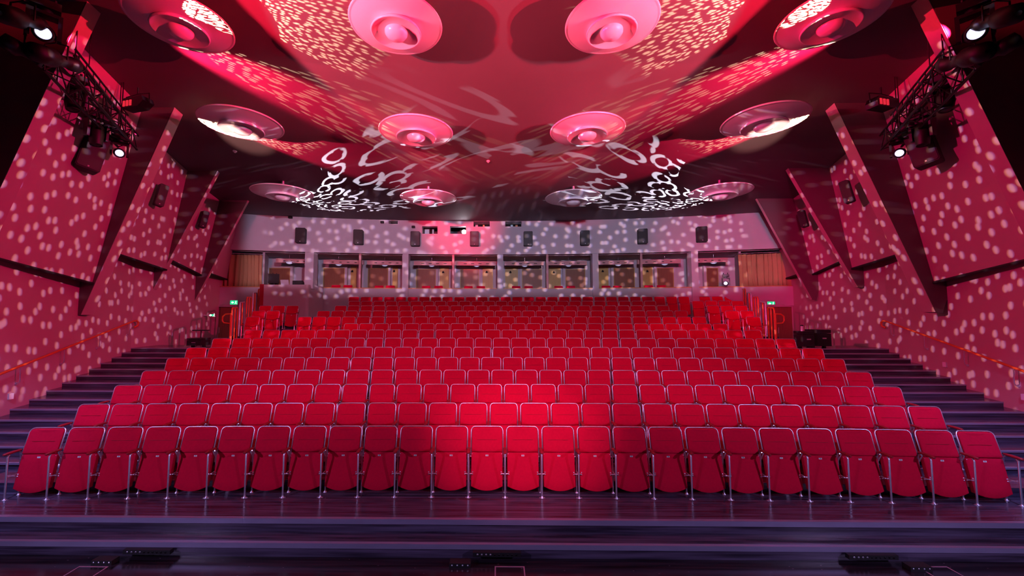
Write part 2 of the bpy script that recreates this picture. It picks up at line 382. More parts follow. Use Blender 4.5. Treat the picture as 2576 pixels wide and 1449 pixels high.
# ------------------------------------------------------------------ side walls, upper panels, fins
FINP = {  # inner edge bottom px, inner edge top px, depth, thickness, for left / right
    -1: [((-120, 730), (222, -10), 6.9, 0.26), ((203, 792), (440, 262), 10.0, 0.30), ((385, 728), (552, 415), 13.2, 0.14), ((489, 757), (619, 508), 15.4, 0.10)],
    1: [((2700, 730), (2335, -10), 6.9, 0.26), ((2354, 785), (2098, 252), 10.0, 0.30), ((2158, 722), (1976, 407), 13.2, 0.14), ((2043, 753), (1913, 512), 15.4, 0.10)]}
for s in (-1, 1):
    nm = 'wall_left' if s < 0 else 'wall_right'
    e = MB()
    YL = [4.2, 5.5, 8.1, 12.4, 14.5, 17.4]
    for a, b in zip(YL, YL[1:]):
        p = [(wall_x(s, a), a, -0.4), (wall_x(s, a)+s*0.25, a, -0.4), (wall_x(s, b)+s*0.25, b, -0.4), (wall_x(s, b), b, -0.4)]
        if s < 0: p = p[::-1]
        e.hexa(p, [(q[0], q[1], 4.6) for q in p])
    wall = struct(e.build(nm, M_WALL))
    off = 0 if s < 0 else 0.30
    bays = [((9.68, 7.15, 3.70), (10.44, 10.02, 3.36), 0.22, 0.0), ((10.74, 10.28, 4.36), (11.28, 13.22, 4.07), 0.17, 0), ((11.52, 13.34, 4.55), (11.72, 15.42, 4.10), 0.20, 0), ((11.5, 15.5, 4.2), (12.0, 17.3, 4.1), 0.15, 0)]
    for (a, b, lean, _) in bays:
        A = Vector((s*(a[0]+off), a[1], a[2])); B = Vector((s*(b[0]+off), b[1], b[2]))
        ta = ceilz(A.y)-A.z+0.1; tb = ceilz(B.y)-B.z+0.1
        A2 = A+Vector((-s*lean*ta, 0, ta)); B2 = B+Vector((-s*lean*tb, 0, tb)); o_ = Vector((s*0.08, 0, 0))
        m = MB(); q = [A, B, B+o_, A+o_]; t = [A2, B2, B2+o_, A2+o_]
        if s > 0: pass
        m.hexa(q, t); m.build('wall_panel', M_WALL, wall)
        m = MB(); m.tube([A+Vector((-s*0.01, 0, -0.03)), B+Vector((-s*0.01, 0, -0.03))], 0.035, 6); m.build('seam_batten', M_BLK, wall)
    for i, (pb, pt, Y, th) in enumerate(FINP[s]):
        b = at(*pb, Y); t = at(*pt, Y)
        d = (t-b); t2 = b + d*((ceilz(Y)+0.05-b.z)/d.z)
        xw = wall_x(s, Y)+s*0.15
        zs = (3.36, 3.36, 4.07, 4.1)[i]
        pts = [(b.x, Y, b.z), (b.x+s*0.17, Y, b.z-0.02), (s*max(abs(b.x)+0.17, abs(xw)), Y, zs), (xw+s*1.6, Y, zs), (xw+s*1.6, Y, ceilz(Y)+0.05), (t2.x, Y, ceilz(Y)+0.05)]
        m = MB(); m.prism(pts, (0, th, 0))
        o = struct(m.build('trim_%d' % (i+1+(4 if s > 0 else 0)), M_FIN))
        # inner edge of the fin, its paler colour standing for light on it
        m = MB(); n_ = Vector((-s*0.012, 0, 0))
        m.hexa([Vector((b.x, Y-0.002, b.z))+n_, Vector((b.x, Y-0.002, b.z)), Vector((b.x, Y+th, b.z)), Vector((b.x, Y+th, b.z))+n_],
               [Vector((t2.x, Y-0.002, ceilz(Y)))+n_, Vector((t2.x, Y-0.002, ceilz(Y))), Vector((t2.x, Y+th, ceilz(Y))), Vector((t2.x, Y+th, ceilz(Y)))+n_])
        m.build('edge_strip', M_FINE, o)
    # handrail
    rz = 0.86
    P = []
    for Y in [4.6, 5.47, 7, 8.1, 9.5, 11, 12.3]:
        P.append(Vector((wall_x(s, Y)-s*0.10, Y, 0.1*(Y-5.47)/0.463+rz)))
    lastp = P[-1]; P += [lastp+Vector((s*0.02, 0.12, 0.02)), lastp+Vector((s*0.03, 0.2, -0.04)), lastp+Vector((s*0.04, 0.2, -0.14)), lastp+Vector((s*0.06, 0.1, -0.2))]
    h = empty('handrail', (wall_x(s, 8.1), 8.1, 0), label='orange-red handrail climbing the %s side wall beside the dark steps' % ('left' if s < 0 else 'right'), cat='handrail')
    hi = Vector(h.location)
    m = MB(); m.tube([p-hi for p in P], 0.026, 10); m.build('rail', M_RAIL, h)
    for Y in [5.2, 6.15, 7.1, 8.3, 9.5, 10.75, 12.1]:
        z = 0.1*(Y-5.47)/0.463+rz; x = wall_x(s, Y)
        m = MB(); m.tube([Vector((x-s*0.10, Y, z-0.02))-hi, Vector((x-s*0.10, Y+0.01, z-0.30))-hi, Vector((x-s*0.07, Y+0.02, z-0.35))-hi, Vector((x, Y+0.03, z-0.37))-hi], 0.009, 6)
        m.tube([Vector((x-s*0.012, Y+0.03, z-0.37))-hi, Vector((x+s*0.0, Y+0.03, z-0.37))-hi], 0.032, 10); m.build('bracket', M_CHR, h)
    # switch plates low on the wall
    for px, py, Y in (((40, 997, 8.2),) if s < 0 else ((2526, 999, 8.2), (2349, 917, 10.2))):
        p = at(px, py, Y); x = wall_x(s, Y)
        m = MB(); m.box(-0.03, 0.03, -0.04, 0.04, -0.06, 0.06); o = m.build('wall_socket', M_GRY, None, (x-s*0.02, Y, p.z))
        tag(o, 'small pale socket low on the %s wall above the steps' % ('left' if s < 0 else 'right') if Y < 9 else 'small pale socket under the middle of the right handrail', 'socket')
m = MB(); m.box(-14, 14, -1.2, -1.0, 8.4, 9.4); m.build('trim_9', M_FIN); struct(bpy.data.objects['trim_9'])

# ------------------------------------------------------------------ rear wall with boxes
ZP = at(1258, 727, YB).z      # parapet top
ZL0 = at(1258, 641, YB).z; ZL1 = at(1258, 628, YB).z
def xb(px, py=680):
    Y = YB; x = 0
    for _ in range(8): x = at(px, py, Y).x; Y = yb(x)
    return x
def curved(mb, xa, xc, z0, z1, d0=0.0, d1=0.3, seg=None, sx=1.0):
    seg = seg or max(1, int(abs(xc-xa)/0.5)); X = [xa+(xc-xa)*i/seg for i in range(seg+1)]
    vs = []
    for x in X: vs += [(x*sx, yb(x)+d0, z0), (x*sx, yb(x)+d0, z1), (x*sx, yb(x)+d1, z1), (x*sx, yb(x)+d1, z0)]
    fs = []
    for i in range(seg):
        a = 4*i; b = a+4; fs += [(a, b, b+1, a+1), (a+1, b+1, b+2, a+2), (a+2, b+2, b+3, a+3), (a+3, b+3, b, a)]
    fs += [(0, 1, 2, 3), (4*seg+3, 4*seg+2, 4*seg+1, 4*seg)]
    mb.add(vs, fs)
XL = -13.2; XR = 13.4
# upper band with openings for the booth windows (px x0,x1,y0,y1)
WIN = [(1062, 1101, 569, 588), (1132, 1172, 569, 588), (1191, 1232, 557, 570), (1271, 1312, 557, 570), (978, 1001, 555, 563)]
wins = []
for (a, b, c, d) in WIN:
    wins.append((xb(a, 570), xb(b, 570), at((a+b)/2, d, yb(xb(a, 570))).z, at((a+b)/2, c, yb(xb(a, 570))).z))
m = MB(); zt = 7.35; xs = sorted(set([XL, XR]+[v for wn in wins for v in wn[:2]]))
for a, b in zip(xs, xs[1:]):
    mid = (a+b)/2; inw = sorted([wn for wn in wins if wn[0] <= mid <= wn[1]], key=lambda q: q[2]); z = ZL1
    for wn in inw: curved(m, a, b, z, wn[2]); z = wn[3]
    curved(m, a, b, z, zt)
wb = struct(m.build('wall_back', M_BACK))
m = MB(); curved(m, XL, XR, ZL0, ZL1, -0.10, 0.3); m.build('ledge', M_BACK, wb)
m = MB(); curved(m, xb(657), xb(1862), 0.6, ZP, 0.0, 0.12); m.build('parapet', M_BACK, wb)
DEP = 1.9; SXR = 1.085;
def rear_y(x): return yb(x/SXR)+DEP
def fin_wall(mb, x, z0, z1, d0, d1, t=0.05):      # wall square to the curve: fans out towards the rear
    p = [(x*(1+0.085*(d/DEP)), yb(x)+d) for d in (d0, d1)]
    q = [(p[0][0]-t, p[0][1]), (p[0][0]+t, p[0][1]), (p[1][0]+t, p[1][1]), (p[1][0]-t, p[1][1])]
    mb.hexa([(a, b, z0) for a, b in q], [(a, b, z1) for a, b in q])
DL = (xb(524, 800), xb(594, 800)); DR = (xb(1918, 800), xb(2003, 800))
ZD = at(560, 769, yb(DL[0])).z
ZPs = ZP
for a, b, c, d in ((XL, DL[0], DL[1], xb(657)), (xb(1862), DR[0], DR[1], XR)):
    m = MB(); curved(m, a, b, 0.6, ZPs, 0, 0.14, 4); curved(m, c, d, 0.6, ZPs, 0, 0.14, 4); curved(m, b, c, ZD, ZPs, 0, 0.14, 4); m.build('lower_wall', M_BACK, wb)
m = MB(); curved(m, xb(530), xb(1990), ZP, ZP+0.035, -0.03, 0.16); m.build('sill', M_SILL, wb)
for px0, px1 in ((768, 790), (1013, 1028), (1251, 1266), (1490, 1505), (1738, 1755)):
    a, b = xb(px0), xb(px1); m = MB(); curved(m, a, b, 1.8, ZL0+0.01, -0.07, 0.32, 1); m.build('pillar', M_BACK, wb)
M_DIV = mat('rosy_divider_board', (0.50, 0.26, 0.26), 0.6)
for px in (905, 1140, 1377, 1614):
    x = xb(px); m = MB(); fin_wall(m, x, ZP, ZL0, 0.02, 1.2); m.build('divider', M_DIV, wb)
# box interiors
ZF = ZP-1.0
cells = [(664, 768), (790, 905), (905, 1013), (1028, 1140), (1140, 1251), (1266, 1377), (1377, 1490), (1505, 1614), (1614, 1738), (1755, 1862)]
m = MB(); curved(m, XL, XR, ZF-0.1, ZF, 0.3, DEP+0.2); m.build('box_floor', M_FLOOR, wb)
m = MB(); curved(m, XL, XR, ZL0-0.02, ZL0+0.1, 0.25, DEP+0.2); m.build('box_ceiling', M_BACK, wb)
m = MB(); curved(m, XL, XR, ZF, ZL0, DEP, DEP+0.15, None, SXR); m.build('box_rear_wall', M_BACK, wb)
for px in (660, 790, 1013, 1262, 1500, 1738, 1865):
    x = xb(px); m = MB(); fin_wall(m, x, ZF, ZL0, 0.3, DEP); m.build('partition', M_BACK, wb)
doorn = 3
boxlampme = None
chair_specs = []
DPX = [(677,731),(814,868),(926,977),(1047,1097),(1158,1205),(1313,1363),(1422,1472),(1543,1596),(1652,1694),(1776,1806)]
YPX = [None,(879,893),(986,999),(1106,1129),(1214,1240),(1271,1303),(1381,1411),(1506,1532),(1619,1644),None]
LPX = [728,852,968,1086,1199,1320,1430,1555,1672,1795]
for ci, (a, b) in enumerate(cells):
    x0, x1 = xb(a)+0.08, xb(b)-0.08; wdt = x1-x0; lab = ORD[ci+1]
    yR = yb((x0+x1)/2)+DEP
    for _ in range(6):
        xm_ = [at(v, 700, yR).x for v in DPX[ci]]; yR = min(rear_y(xm_[0]), rear_y(xm_[1]))
    right = ci >= 5
    # slotted beam
    e = MB(); curved(e, x0, x1, ZL0-0.42, ZL0-0.22, 0.75, 0.85, 2); bm_ = e.build('slotted_beam', M_DIV, wb)
    for q in range(4):
        xc = x0+wdt*(0.22+0.19*q); e = MB(); e.box(xc-0.075, xc+0.075, yb(xc)+0.742, yb(xc)+0.752, ZL0-0.345, ZL0-0.315); e.build('slot', M_BLK, bm_)
    # door with pale frame on the rear wall of the box
    xa_ = at(DPX[ci][0], 700, yR).x; xc_ = at(DPX[ci][1], 700, yR).x; dc = (xa_+xc_)/2; hwid = (xc_-xa_)/2
    zt_ = at((DPX[ci][0]+DPX[ci][1])/2, 677 if 2 < ci < 7 else 674, yR).z
    e = MB()
    e.box(dc-hwid-0.12, dc-hwid, yR-0.06, yR+0.1, ZF, zt_+0.14); e.box(dc+hwid, dc+hwid+0.12, yR-0.06, yR+0.1, ZF, zt_+0.14); e.box(dc-hwid, dc+hwid, yR-0.06, yR+0.1, zt_, zt_+0.14)
    d = struct(e.build('door_%d' % doorn, M_DESK)); doorn += 1
    e = MB(); e.box(dc-hwid+0.03, dc+hwid-0.03, yR-0.04, yR-0.005, ZF, zt_-0.03); e.build('door_leaf', M_WOOD, d)
    e = MB(); e.box(dc-hwid, dc-hwid+0.03, yR-0.05, yR-0.002, ZF, zt_); e.box(dc+hwid-0.03, dc+hwid, yR-0.05, yR-0.002, ZF, zt_); e.box(dc-hwid+.03, dc+hwid-.03, yR-0.05, yR-0.002, zt_-0.03, zt_); e.build('door_lining', M_YEL, d)
    e = MB(); e.box(dc+hwid*0.8-0.02, dc+hwid*0.8+0.02, yR-0.09, yR-0.04, ZF+1.0, ZF+1.04); e.build('door_handle', M_CHR, d)
    if 0 < ci < 9:
        e = MB()
        xa_ = at(YPX[ci][0], 700, yR).x; xc_ = at(YPX[ci][1], 700, yR).x
        yR = min(rear_y(xa_), rear_y(xc_)); e.box(xa_, xc_, yR-0.05, yR+0.08, ZF, zt_+0.1); yp = e.build('yellow_panel', M_YEL, wb)
        # small bracket lamp on the panel
        sl = empty('wall_lamp', ((xa_*0.6+xc_*0.4), yR-0.05, zt_-0.12), label='small wall lamp high on the yellow panel of the %s box from the left' % lab, cat='lamp')
        e = MB(); e.tube([(0, 0, 0), (0, -0.08, 0.02), (0, -0.12, -0.02)], 0.012, 6); e.build('arm', M_DARK, sl)
        e = MB(); e.lathe([(0.02, 0.03), (0.05, 0.0), (0.06, -0.06)], 12, Matrix.Translation((0, -0.12, -0.03)), True); e.build('shade', M_DARK, sl)
    # pendant saucer lamp
    pl = empty('pendant_lamp', (at(LPX[ci], 655, yR-0.95).x, yR-0.95, ZL0-0.02), label='pale saucer pendant lamp hanging in the %s box from the left' % lab, cat='lamp', group='saucer lamps in the rear boxes')
    e = MB(); e.tube([(0, 0, 0), (0, 0, -0.3)], 0.01, 6); e.build('stem', M_CHR, pl)
    e = MB(); e.lathe([(0.03, -0.26), (0.1, -0.30), (0.27, -0.36), (0.28, -0.375), (0.12, -0.36), (0.0, -0.355)], 20); e.build('shade', M_DISC, pl)
    e = MB(); e.lathe([(0.15, -0.365), (0.12, -0.41), (0.06, -0.44), (0.0, -0.445)], 16); e.build('diffuser', M_BOXLAMP, pl)
    for q in ((0.30, 0.62) if 0 < ci < 9 else ()):
        chair_specs.append((x0+wdt*q, yb(x0)+0.45+random.uniform(0, .1), ci, q))
# booth: a dark room behind the windows, with frames, panes and kit
for i, (a, b, z0, z1) in enumerate(wins):
    y = yb((a+b)/2); e = MB(); f_ = 0.02
    e.box(a-f_, b+f_, y-0.012, y+0.10, z1, z1+f_); e.box(a-f_, b+f_, y-0.012, y+0.10, z0-f_, z0); e.box(a-f_, a, y-0.012, y+0.10, z0, z1); e.box(b, b+f_, y-0.012, y+0.10, z0, z1)
    wn = struct(e.build('window_%d' % (i+1), M_DESK))
    if i != 1:
        e = MB(); e.box(a, b, y+0.20, y+0.205, z0, z1); e.build('pane', M_GLASS, wn)
e = MB(); curved(e, xb(940), xb(1340), ZL1, ZL1+0.05, 0.3, 1.6); curved(e, xb(940), xb(1340), 6.9, 6.95, 0.3, 1.6); curved(e, xb(940), xb(1340), ZL1, 6.95, 1.55, 1.6); e.build('booth_room', M_DARK, wb)
def booth_kit(x0, x1, z0, z1, d, mt, name, lab, cat):
    x = (x0+x1)/2; o = empty(name, (x, yb(x)+d, z0), label=lab, cat=cat); h = z1-z0; w_ = (x1-x0)/2
    e = MB(); e.box(-w_, w_, 0, 0.12, 0, h); e.build('housing', M_BLK, o)
    e = MB(); e.box(-w_*0.85, w_*0.85, -0.01, 0.0, h*0.12, h*0.9); e.build('panel', mt, o)
    e = MB(); e.box(-0.03, 0.03, 0.02, 0.1, -(z0-ZL1-0.05), 0); e.build('stand', M_BLK, o)
(a, b, z0, z1) = wins[0]; booth_kit(a+0.02, a+0.38*(b-a), z0-0.05, z1-0.02, 0.45, M_SCREEN, 'monitor', 'glowing monitor behind the leftmost large booth window', 'monitor')
booth_kit(a+0.55*(b-a), a+0.66*(b-a), z0-0.05, z1-0.02, 0.45, M_SCREEN, 'equipment_rack', 'narrow lit rack behind the leftmost large booth window', 'rack')
(a, b, z0, z1) = wins[2]; booth_kit(a+0.05, a+0.25*(b-a), z0-0.05, z1-0.02, 0.5, M_GRY, 'equipment_rack', 'grey rack behind the booth window right of the projector', 'rack')
booth_kit(a+0.55*(b-a), a+0.66*(b-a), z0-0.05, z1-0.02, 0.5, M_ORNG, 'dimmer_unit', 'orange-lit unit behind the booth window right of the projector', 'dimmer')
(a, b, z0, z1) = wins[3]; booth_kit(a+0.35*(b-a), a+0.5*(b-a), z0-0.05, z1-0.02, 0.5, M_SCREEN, 'monitor', 'small monitor behind the rightmost booth window', 'monitor')
booth_kit(a+0.65*(b-a), a+0.8*(b-a), z0-0.05, z1-0.06, 0.5, M_ORNG, 'dimmer_unit', 'reddish unit behind the rightmost booth window', 'dimmer')
# projector
p = at(1167, 583, YB+0.12)
pr = empty('film_projector', (p.x, YB+0.3, ZL1), label='projector shining white through the booth window at the rear', cat='projector')
dz = p.z-ZL1
e = MB(); e.box(-0.2, 0.12, 0.0, 0.5, dz-0.16, dz+0.12); e.build('body', M_BLK, pr)
e = MB(); mm = Matrix.Translation((0, 0, dz)) @ Matrix.Rotation(pi/2, 4, 'X'); e.lathe([(0.11, 0), (0.11, 0.12), (0.108, 0.142)], 20, mm); e.build('lens_barrel', M_DARK, pr)
e = MB(); e.lathe([(0.105, 0.145), (0.06, 0.16), (0, 0.155)], 20, mm); e.build('lens', M_PROJ, pr)
e = MB(); e.box(-0.05, 0.05, 0.15, 0.35, 0.05, dz-0.16); e.build('pedestal', M_BLK, pr)
# small cameras / fittings on the rear wall
for px, py, lab in ((733, 548, 'tiny black camera high on the left of the rear wall'), (963, 560, 'grey box camera under the ceiling left of the booth windows'), (1041, 572, 'small dark square fitting above the third wall speaker')):
    x = xb(px, py); y = yb(x); z = at(px, py, y).z
    c_ = empty('security_camera', (x, y, z), label=lab, cat='camera')
    e = MB(); e.box(-0.07, 0.07, -0.16, -0.03, -0.05, 0.05); e.build('body', M_BLK, c_)
    e = MB(); e.tube([(0, 0, 0.02), (0, -0.06, 0.02)], 0.02, 8); e.build('bracket', M_BLK, c_)
    e = MB(); e.lathe([(0.03, 0), (0.03, 0.015), (0, 0.02)], 12, Matrix.Translation((0, -0.16, 0)) @ Matrix.Rotation(pi/2, 4, 'X')); e.build('lens', M_GLASS, c_)

# curtains
for s, (a, b) in ((-1, (531, 656)), (1, (1864, 1999))):
    x0, x1 = xb(a), xb(b); nseg = 90; vs = []; fs = []
    zt_ = ZL0-0.18
    for t in range(nseg+1):
        u = t/nseg; x = x0+(x1-x0)*u
        f_ = 0.5*(1+sin(u*2*pi*11+1.5*sin(u*9)+2*sin(u*23)*0.4)); dy = 0.10+0.10*f_**1.5
        for kz in range(5):
            z = ZP+0.04+(zt_-ZP-0.04)*kz/4; vs.append((x+0.015*sin(kz+9*u), yb(x)+dy+0.012*kz*sin(5*u), z))
    for t in range(nseg):
        for kz in range(4): a_ = t*5+kz; fs.append((a_, a_+5, a_+6, a_+1))
    xm = (x0+x1)/2
    e = empty('curtain', (xm, yb(xm), ZP), label='ochre pleated curtain closing the %s end of the rear boxes' % ('left' if s < 0 else 'right'), cat='curtain')
    off = Vector((xm, yb(xm), ZP)); mb = MB(); mb.add([Vector(v)-off for v in vs], fs, True); o = mb.build('cloth', M_CURT, e)
    md = o.modifiers.new('thick', 'SOLIDIFY'); md.thickness = 0.008
    mb = MB(); mb.tube([Vector((x, yb(x)+0.15, zt_+0.05))-off for x in (x0, xm, x1)], 0.015, 8); mb.build('curtain_rod', M_CHR, e)
    for q in range(9):
        x = x0+(x1-x0)*(q+0.5)/9; mb = MB()
        mb.tube([Vector((x+0.03*cos(t_), yb(x)+0.15, zt_+0.04+0.03*sin(t_)))-off for t_ in [2*pi*i/8 for i in range(8)]], 0.005, 4, True); mb.build('curtain_ring', M_CHR, e)

# double doors at the two ends below the curtains
for s, (a, b), num in ((-1, DL, 1), (1, DR, 2)):
    xm = (a+b)/2; y = yb(xm); zb = 0.84
    e = MB(); e.box(a-0.05, a+0.05, y-0.06, y+0.12, zb, ZD+0.05); e.box(b-0.05, b+0.05, y-0.06, y+0.12, zb, ZD+0.05); e.box(a+0.05, b-0.05, y-0.06, y+0.12, ZD-0.05, ZD+0.05)
    d = struct(e.build('door_%d' % num, M_DESK))
    for (p0, p1) in ((a+0.05, xm-0.005), (xm+0.005, b-0.05)):
        e = MB(); e.box(p0, p1, y+0.0, y+0.05, zb, ZD-0.05); lf = e.build('door_leaf', M_WOOD, d)
        e = MB(); e.box(p0+0.12, p1-0.12, y-0.012, y, zb+1.0, ZD-0.25); e.build('door_panel', M_WOOD, lf)
        e = MB(); e.box(p0+0.12, p1-0.12, y-0.012, y, zb+0.2, zb+0.85); e.build('door_panel', M_WOOD, lf)
    e = MB(); e.tube([(xm-0.08, y-0.05, zb+0.9), (xm-0.08, y-0.06, zb+1.15)], 0.012, 8); e.build('door_handle', M_CHR, d)
# exit signs
def exit_sign(p, lab, w_=0.17, h=0.10, rot=0):
    e = empty('exit_sign', p, (0, 0, rot), label=lab, cat='sign')
    m = MB(); m.box(-w_, w_, 0, 0.05, -h, h); m.build('housing', M_GRY, e)
    m = MB(); m.box(-w_+0.01, w_-0.01, -0.004, 0, -h+0.01, h-0.01); m.build('green_face', M_GREEN, e)
    m = MB(); m.prism([(-0.12, -0.006, 0.0), (-0.05, -0.006, 0.05), (-0.05, -0.006, 0.02), (0.0, -0.006, 0.02), (0.0, -0.006, -0.02), (-0.05, -0.006, -0.02), (-0.05, -0.006, -0.05)], (0, 0.002, 0)); m.build('arrow', M_WHITE, e)
    m = MB(); m.lathe([(0.018, 0), (0.018, 0.002), (0, 0.002)], 10, Matrix.Translation((0.09, -0.005, 0.055)) @ Matrix.Rotation(pi/2, 4, 'X'))
    m.prism([(0.07, -0.006, 0.035), (0.11, -0.006, 0.035), (0.10, -0.006, -0.01), (0.13, -0.006, -0.06), (0.11, -0.006, -0.06), (0.085, -0.006, -0.02), (0.05, -0.006, -0.06), (0.035, -0.006, -0.05), (0.07, -0.006, -0.005)], (0, 0.002, 0))
    m.build('running_figure', M_WHITE, e)
x = xb(591, 762); exit_sign((x, yb(x)-0.07, at(591, 761, yb(x)).z), 'glowing green exit sign above the door at the left rear')
x = xb(1937, 764); exit_sign((x, yb(x)-0.07, at(1937, 764, yb(x)).z), 'glowing green exit sign above the door at the right rear')
p = at(514, 793, 16.0); exit_sign((wall_x(-1, 16.0)+0.35, 16.0, p.z), 'small green sign side-on by the left door frame', 0.10, 0.05)
m = MB(); m.box(-0.35, -0.1, 0, 0.03, -0.02, 0.02); m.build('bracket', M_GRY, bpy.data.objects['exit_sign.002'])

# ------------------------------------------------------------------ wall speakers
def speaker(loc, w_, h, d, rot, lab, group=None, lean=0.0):
    e = empty('wall_speaker', loc, rot, label=lab, cat='speaker'); 
    if group: e['group'] = group
    r = 0.03; m = MB()
    out = [(-w_/2+r, -h/2), (w_/2-r, -h/2), (w_/2, -h/2+r), (w_/2, h/2-r), (w_/2-r, h/2), (-w_/2+r, h/2), (-w_/2, h/2-r), (-w_/2, -h/2+r)]
    m.prism([(x, -0.06, z) for x, z in out], (0, -d, 0)); m.build('cabinet', M_BLK, e)
    m = MB(); m.prism([(x*0.92, -0.06-d, z*0.95) for x, z in out], (0, -0.012, 0)); m.build('grille', M_DARK, e)
    m = MB(); m.box(-0.014, 0.014, -0.075-d, -0.07-d, -h/2+0.05, -h/2+0.08); m.build('badge', M_GRY, e)
    m = MB(); m.box(-0.06, 0.06, -0.06, 0.0, -0.1, 0.1); m.build('bracket', M_DARK, e)
    return e
SP = [(760, 595), (904, 599), (1046, 603), (1194, 603), (1328, 603), (1470, 601), (1614, 597), (1762, 592)]
for i, (px, py) in enumerate(SP):
    x = xb(px, py); y = yb(x)
    speaker((x, y, at(px, py, y).z), 0.42, 0.68, 0.26, (0, 0, -2*KB*x), 'black loudspeaker on the rear wall, %s from the left' % ORD[i+1], 'loudspeakers along the rear wall')
for s, L_ in ((-1, [((222, 385), 8.9, 0.42, 1.0, 'large black loudspeaker tilted on the left front wall panel under the truss'), ((400, 494), 12.0, 0.24, 0.72, 'black loudspeaker on the middle panel of the left wall'), ((508, 554), 14.6, 0.22, 0.66, 'black loudspeaker on the rearmost panel of the left wall')]),
              (1, [((2329, 372), 8.9, 0.42, 1.0, 'large black loudspeaker tilted on the right front wall panel under the truss'), ((2136, 485), 12.0, 0.24, 0.72, 'black loudspeaker on the middle panel of the right wall'), ((2025, 552), 14.6, 0.22, 0.66, 'black loudspeaker on the rearmost panel of the right wall')])):
    for (pp, Y, w_, h, lab) in L_:
        p = at(*pp, Y)
        speaker(p, w_, h, 0.28 if Y < 10 else 0.13, (radians(-4), radians(s*-12), s*radians(-62)), lab)

# ------------------------------------------------------------------ ceiling discs
def disc(p, R, lab):
    e = empty('ceiling_disc', p, label=lab, cat='ceiling disc', group='white acoustic discs under the ceiling')
    m = MB(); m.lathe([(0.10, 0.16), (0.5*R, 0.10), (0.97*R, 0.03), (R, 0.0), (0.985*R, -0.022), (0.955*R, -0.012), (0.93*R, -0.018), (0.75*R, -0.06), (0.55*R, -0.09), (0.30*R, -0.10)], 56); m.build('outer_dish', M_DISC, e)
    m = MB(); m.lathe([(0.46*R, -0.08), (0.52*R, -0.13), (0.54*R, -0.165), (0.53*R, -0.185), (0.505*R, -0.18), (0.42*R, -0.15), (0.28*R, -0.135), (0.15*R, -0.14)], 48); m.build('inner_dish', M_DISC, e)
    m = MB(); m.lathe([(0.245*R, -0.13), (0.24*R, -0.18), (0.20*R, -0.23), (0.12*R, -0.265), (0.0, -0.28)], 32); m.build('centre_dome', M_DISC, e)
    m = MB(); m.tube([(0, 0, 0.14), (0, 0, ceilz(p.y)-p.z+0.02)], 0.05, 10); m.build('stem', M_CHR, e)
DC = [((455, 58), 1.0), ((997, 62), 1.0), ((1538, 60), 1.0), ((2088, 48), 1.0), ((609, 312), 1.0), ((1047, 332), 1.0), ((1477, 328), 1.0), ((1921, 304), 1.0), ((711, 485), 1.0), ((1078, 498), 1.0), ((1442, 498), 1.0), ((1811, 483), 1.0)]
pw = [230, 184, 141]
for i, ((px, py), _) in enumerate(DC):
    r_ = i//4; ri = ('front', 'middle', 'rear')[r_]
    p = at_ceil(px, py, 0.42)
    pin = at_ceil(*DC[r_*4+1][0], 0.42); depth = (pin-CAMP).dot(FW); R = pw[r_]/2*depth/F
    disc(p, R, 'white layered ceiling disc, %s from the left in the %s row' % (ORD[i % 4+1], ri))
for px, py, lab in ((1228, 405, 'tiny pale smoke detector in the middle of the ceiling'), (591, 380, 'tiny smoke detector on the dark left part of the ceiling')):
    p = at_ceil(px, py); e = empty('smoke_detector', (p.x, p.y, p.z), label=lab, cat='detector')
    m = MB(); m.lathe([(0.06, 0.02), (0.06, -0.015), (0.045, -0.035)], 16, None, True); m.build('base', M_GRY, e)
    m = MB(); m.lathe([(0.03, -0.03), (0.025, -0.055), (0, -0.06)], 12); m.build('sensor', M_DISC, e)

# ------------------------------------------------------------------ theatre seats
def rr_outline(w_, z0, z1, r, bot=None, n=5):
    P = []
    if bot is None: P += [(-w_/2, z0), (w_/2, z0)]
    else:
        for i in range(9):
            u = -1+2*i/8; P.append((u*w_/2, z0+(bot)*(u*u)))
    for i in range(n+1):
        a = (pi/2)*i/n; P.append((w_/2-r+r*cos(a), z1-r+r*sin(a)))
    for i in range(n+1):
        a = pi/2+(pi/2)*i/n; P.append((-w_/2+r+r*cos(a), z1-r+r*sin(a)))
    return P
def pad(mb, out, front, thick, bev, mid):
    """upholstered board: outline (x,z), front surface y=front(x,z); rounded rim"""
    cx = sum(p[0] for p in out)/len(out); cz = sum(p[1] for p in out)/len(out); n = len(out)
    rings = []
    def ring(sc, y): return [Vector((cx+(x-cx)*sc[0], 0, cz+(z-cz)*sc[1])) for x, z in out], y
    W = max(p[0] for p in out)-cx; H = max(p[1] for p in out)-cz
    lv = [((1-bev/W*0.9, 1-bev/H*0.9), 0.0), ((1-bev/W*0.25, 1-bev/H*0.25), bev*0.35), ((1, 1), bev), ((1, 1), thick-bev*0.4), ((1-bev/W*0.5, 1-bev/H*0.5), thick)]
    vs = []
    for sc, y in lv:
        for x, z in out:
            X = cx+(x-cx)*sc[0]; Z = cz+(z-cz)*sc[1]; vs.append((X, front(X, Z)+y, Z))
    fs = [(k*n+i, (k+1)*n+i, (k+1)*n+(i+1) % n, k*n+(i+1) % n) for k in range(len(lv)-1) for i in range(n)]
    mb.add(vs, fs, True)
    # front face as fan rings for the slight dish
    c = len(mb.v); base = c-len(vs)
    inner = [(cx+(x-cx)*0.55, cz+(z-cz)*0.55) for x, z in out]
    mb.add([(x, front(x, z)-mid, z) for x, z in inner]+[(cx, front(cx, cz)-mid, cz)], [])
    o2 = len(mb.v)-n-1
    mb.f += [(base+i, base+(i+1) % n, o2+(i+1) % n, o2+i) for i in range(n)]; mb.smooth += [True]*n
    mb.f += [(o2+i, o2+(i+1) % n, o2+n) for i in range(n)]; mb.smooth += [True]*n
    lb = base+(len(lv)-1)*n
    mb.f.append(tuple(lb+i for i in range(n))[::-1]); mb.smooth.append(False)
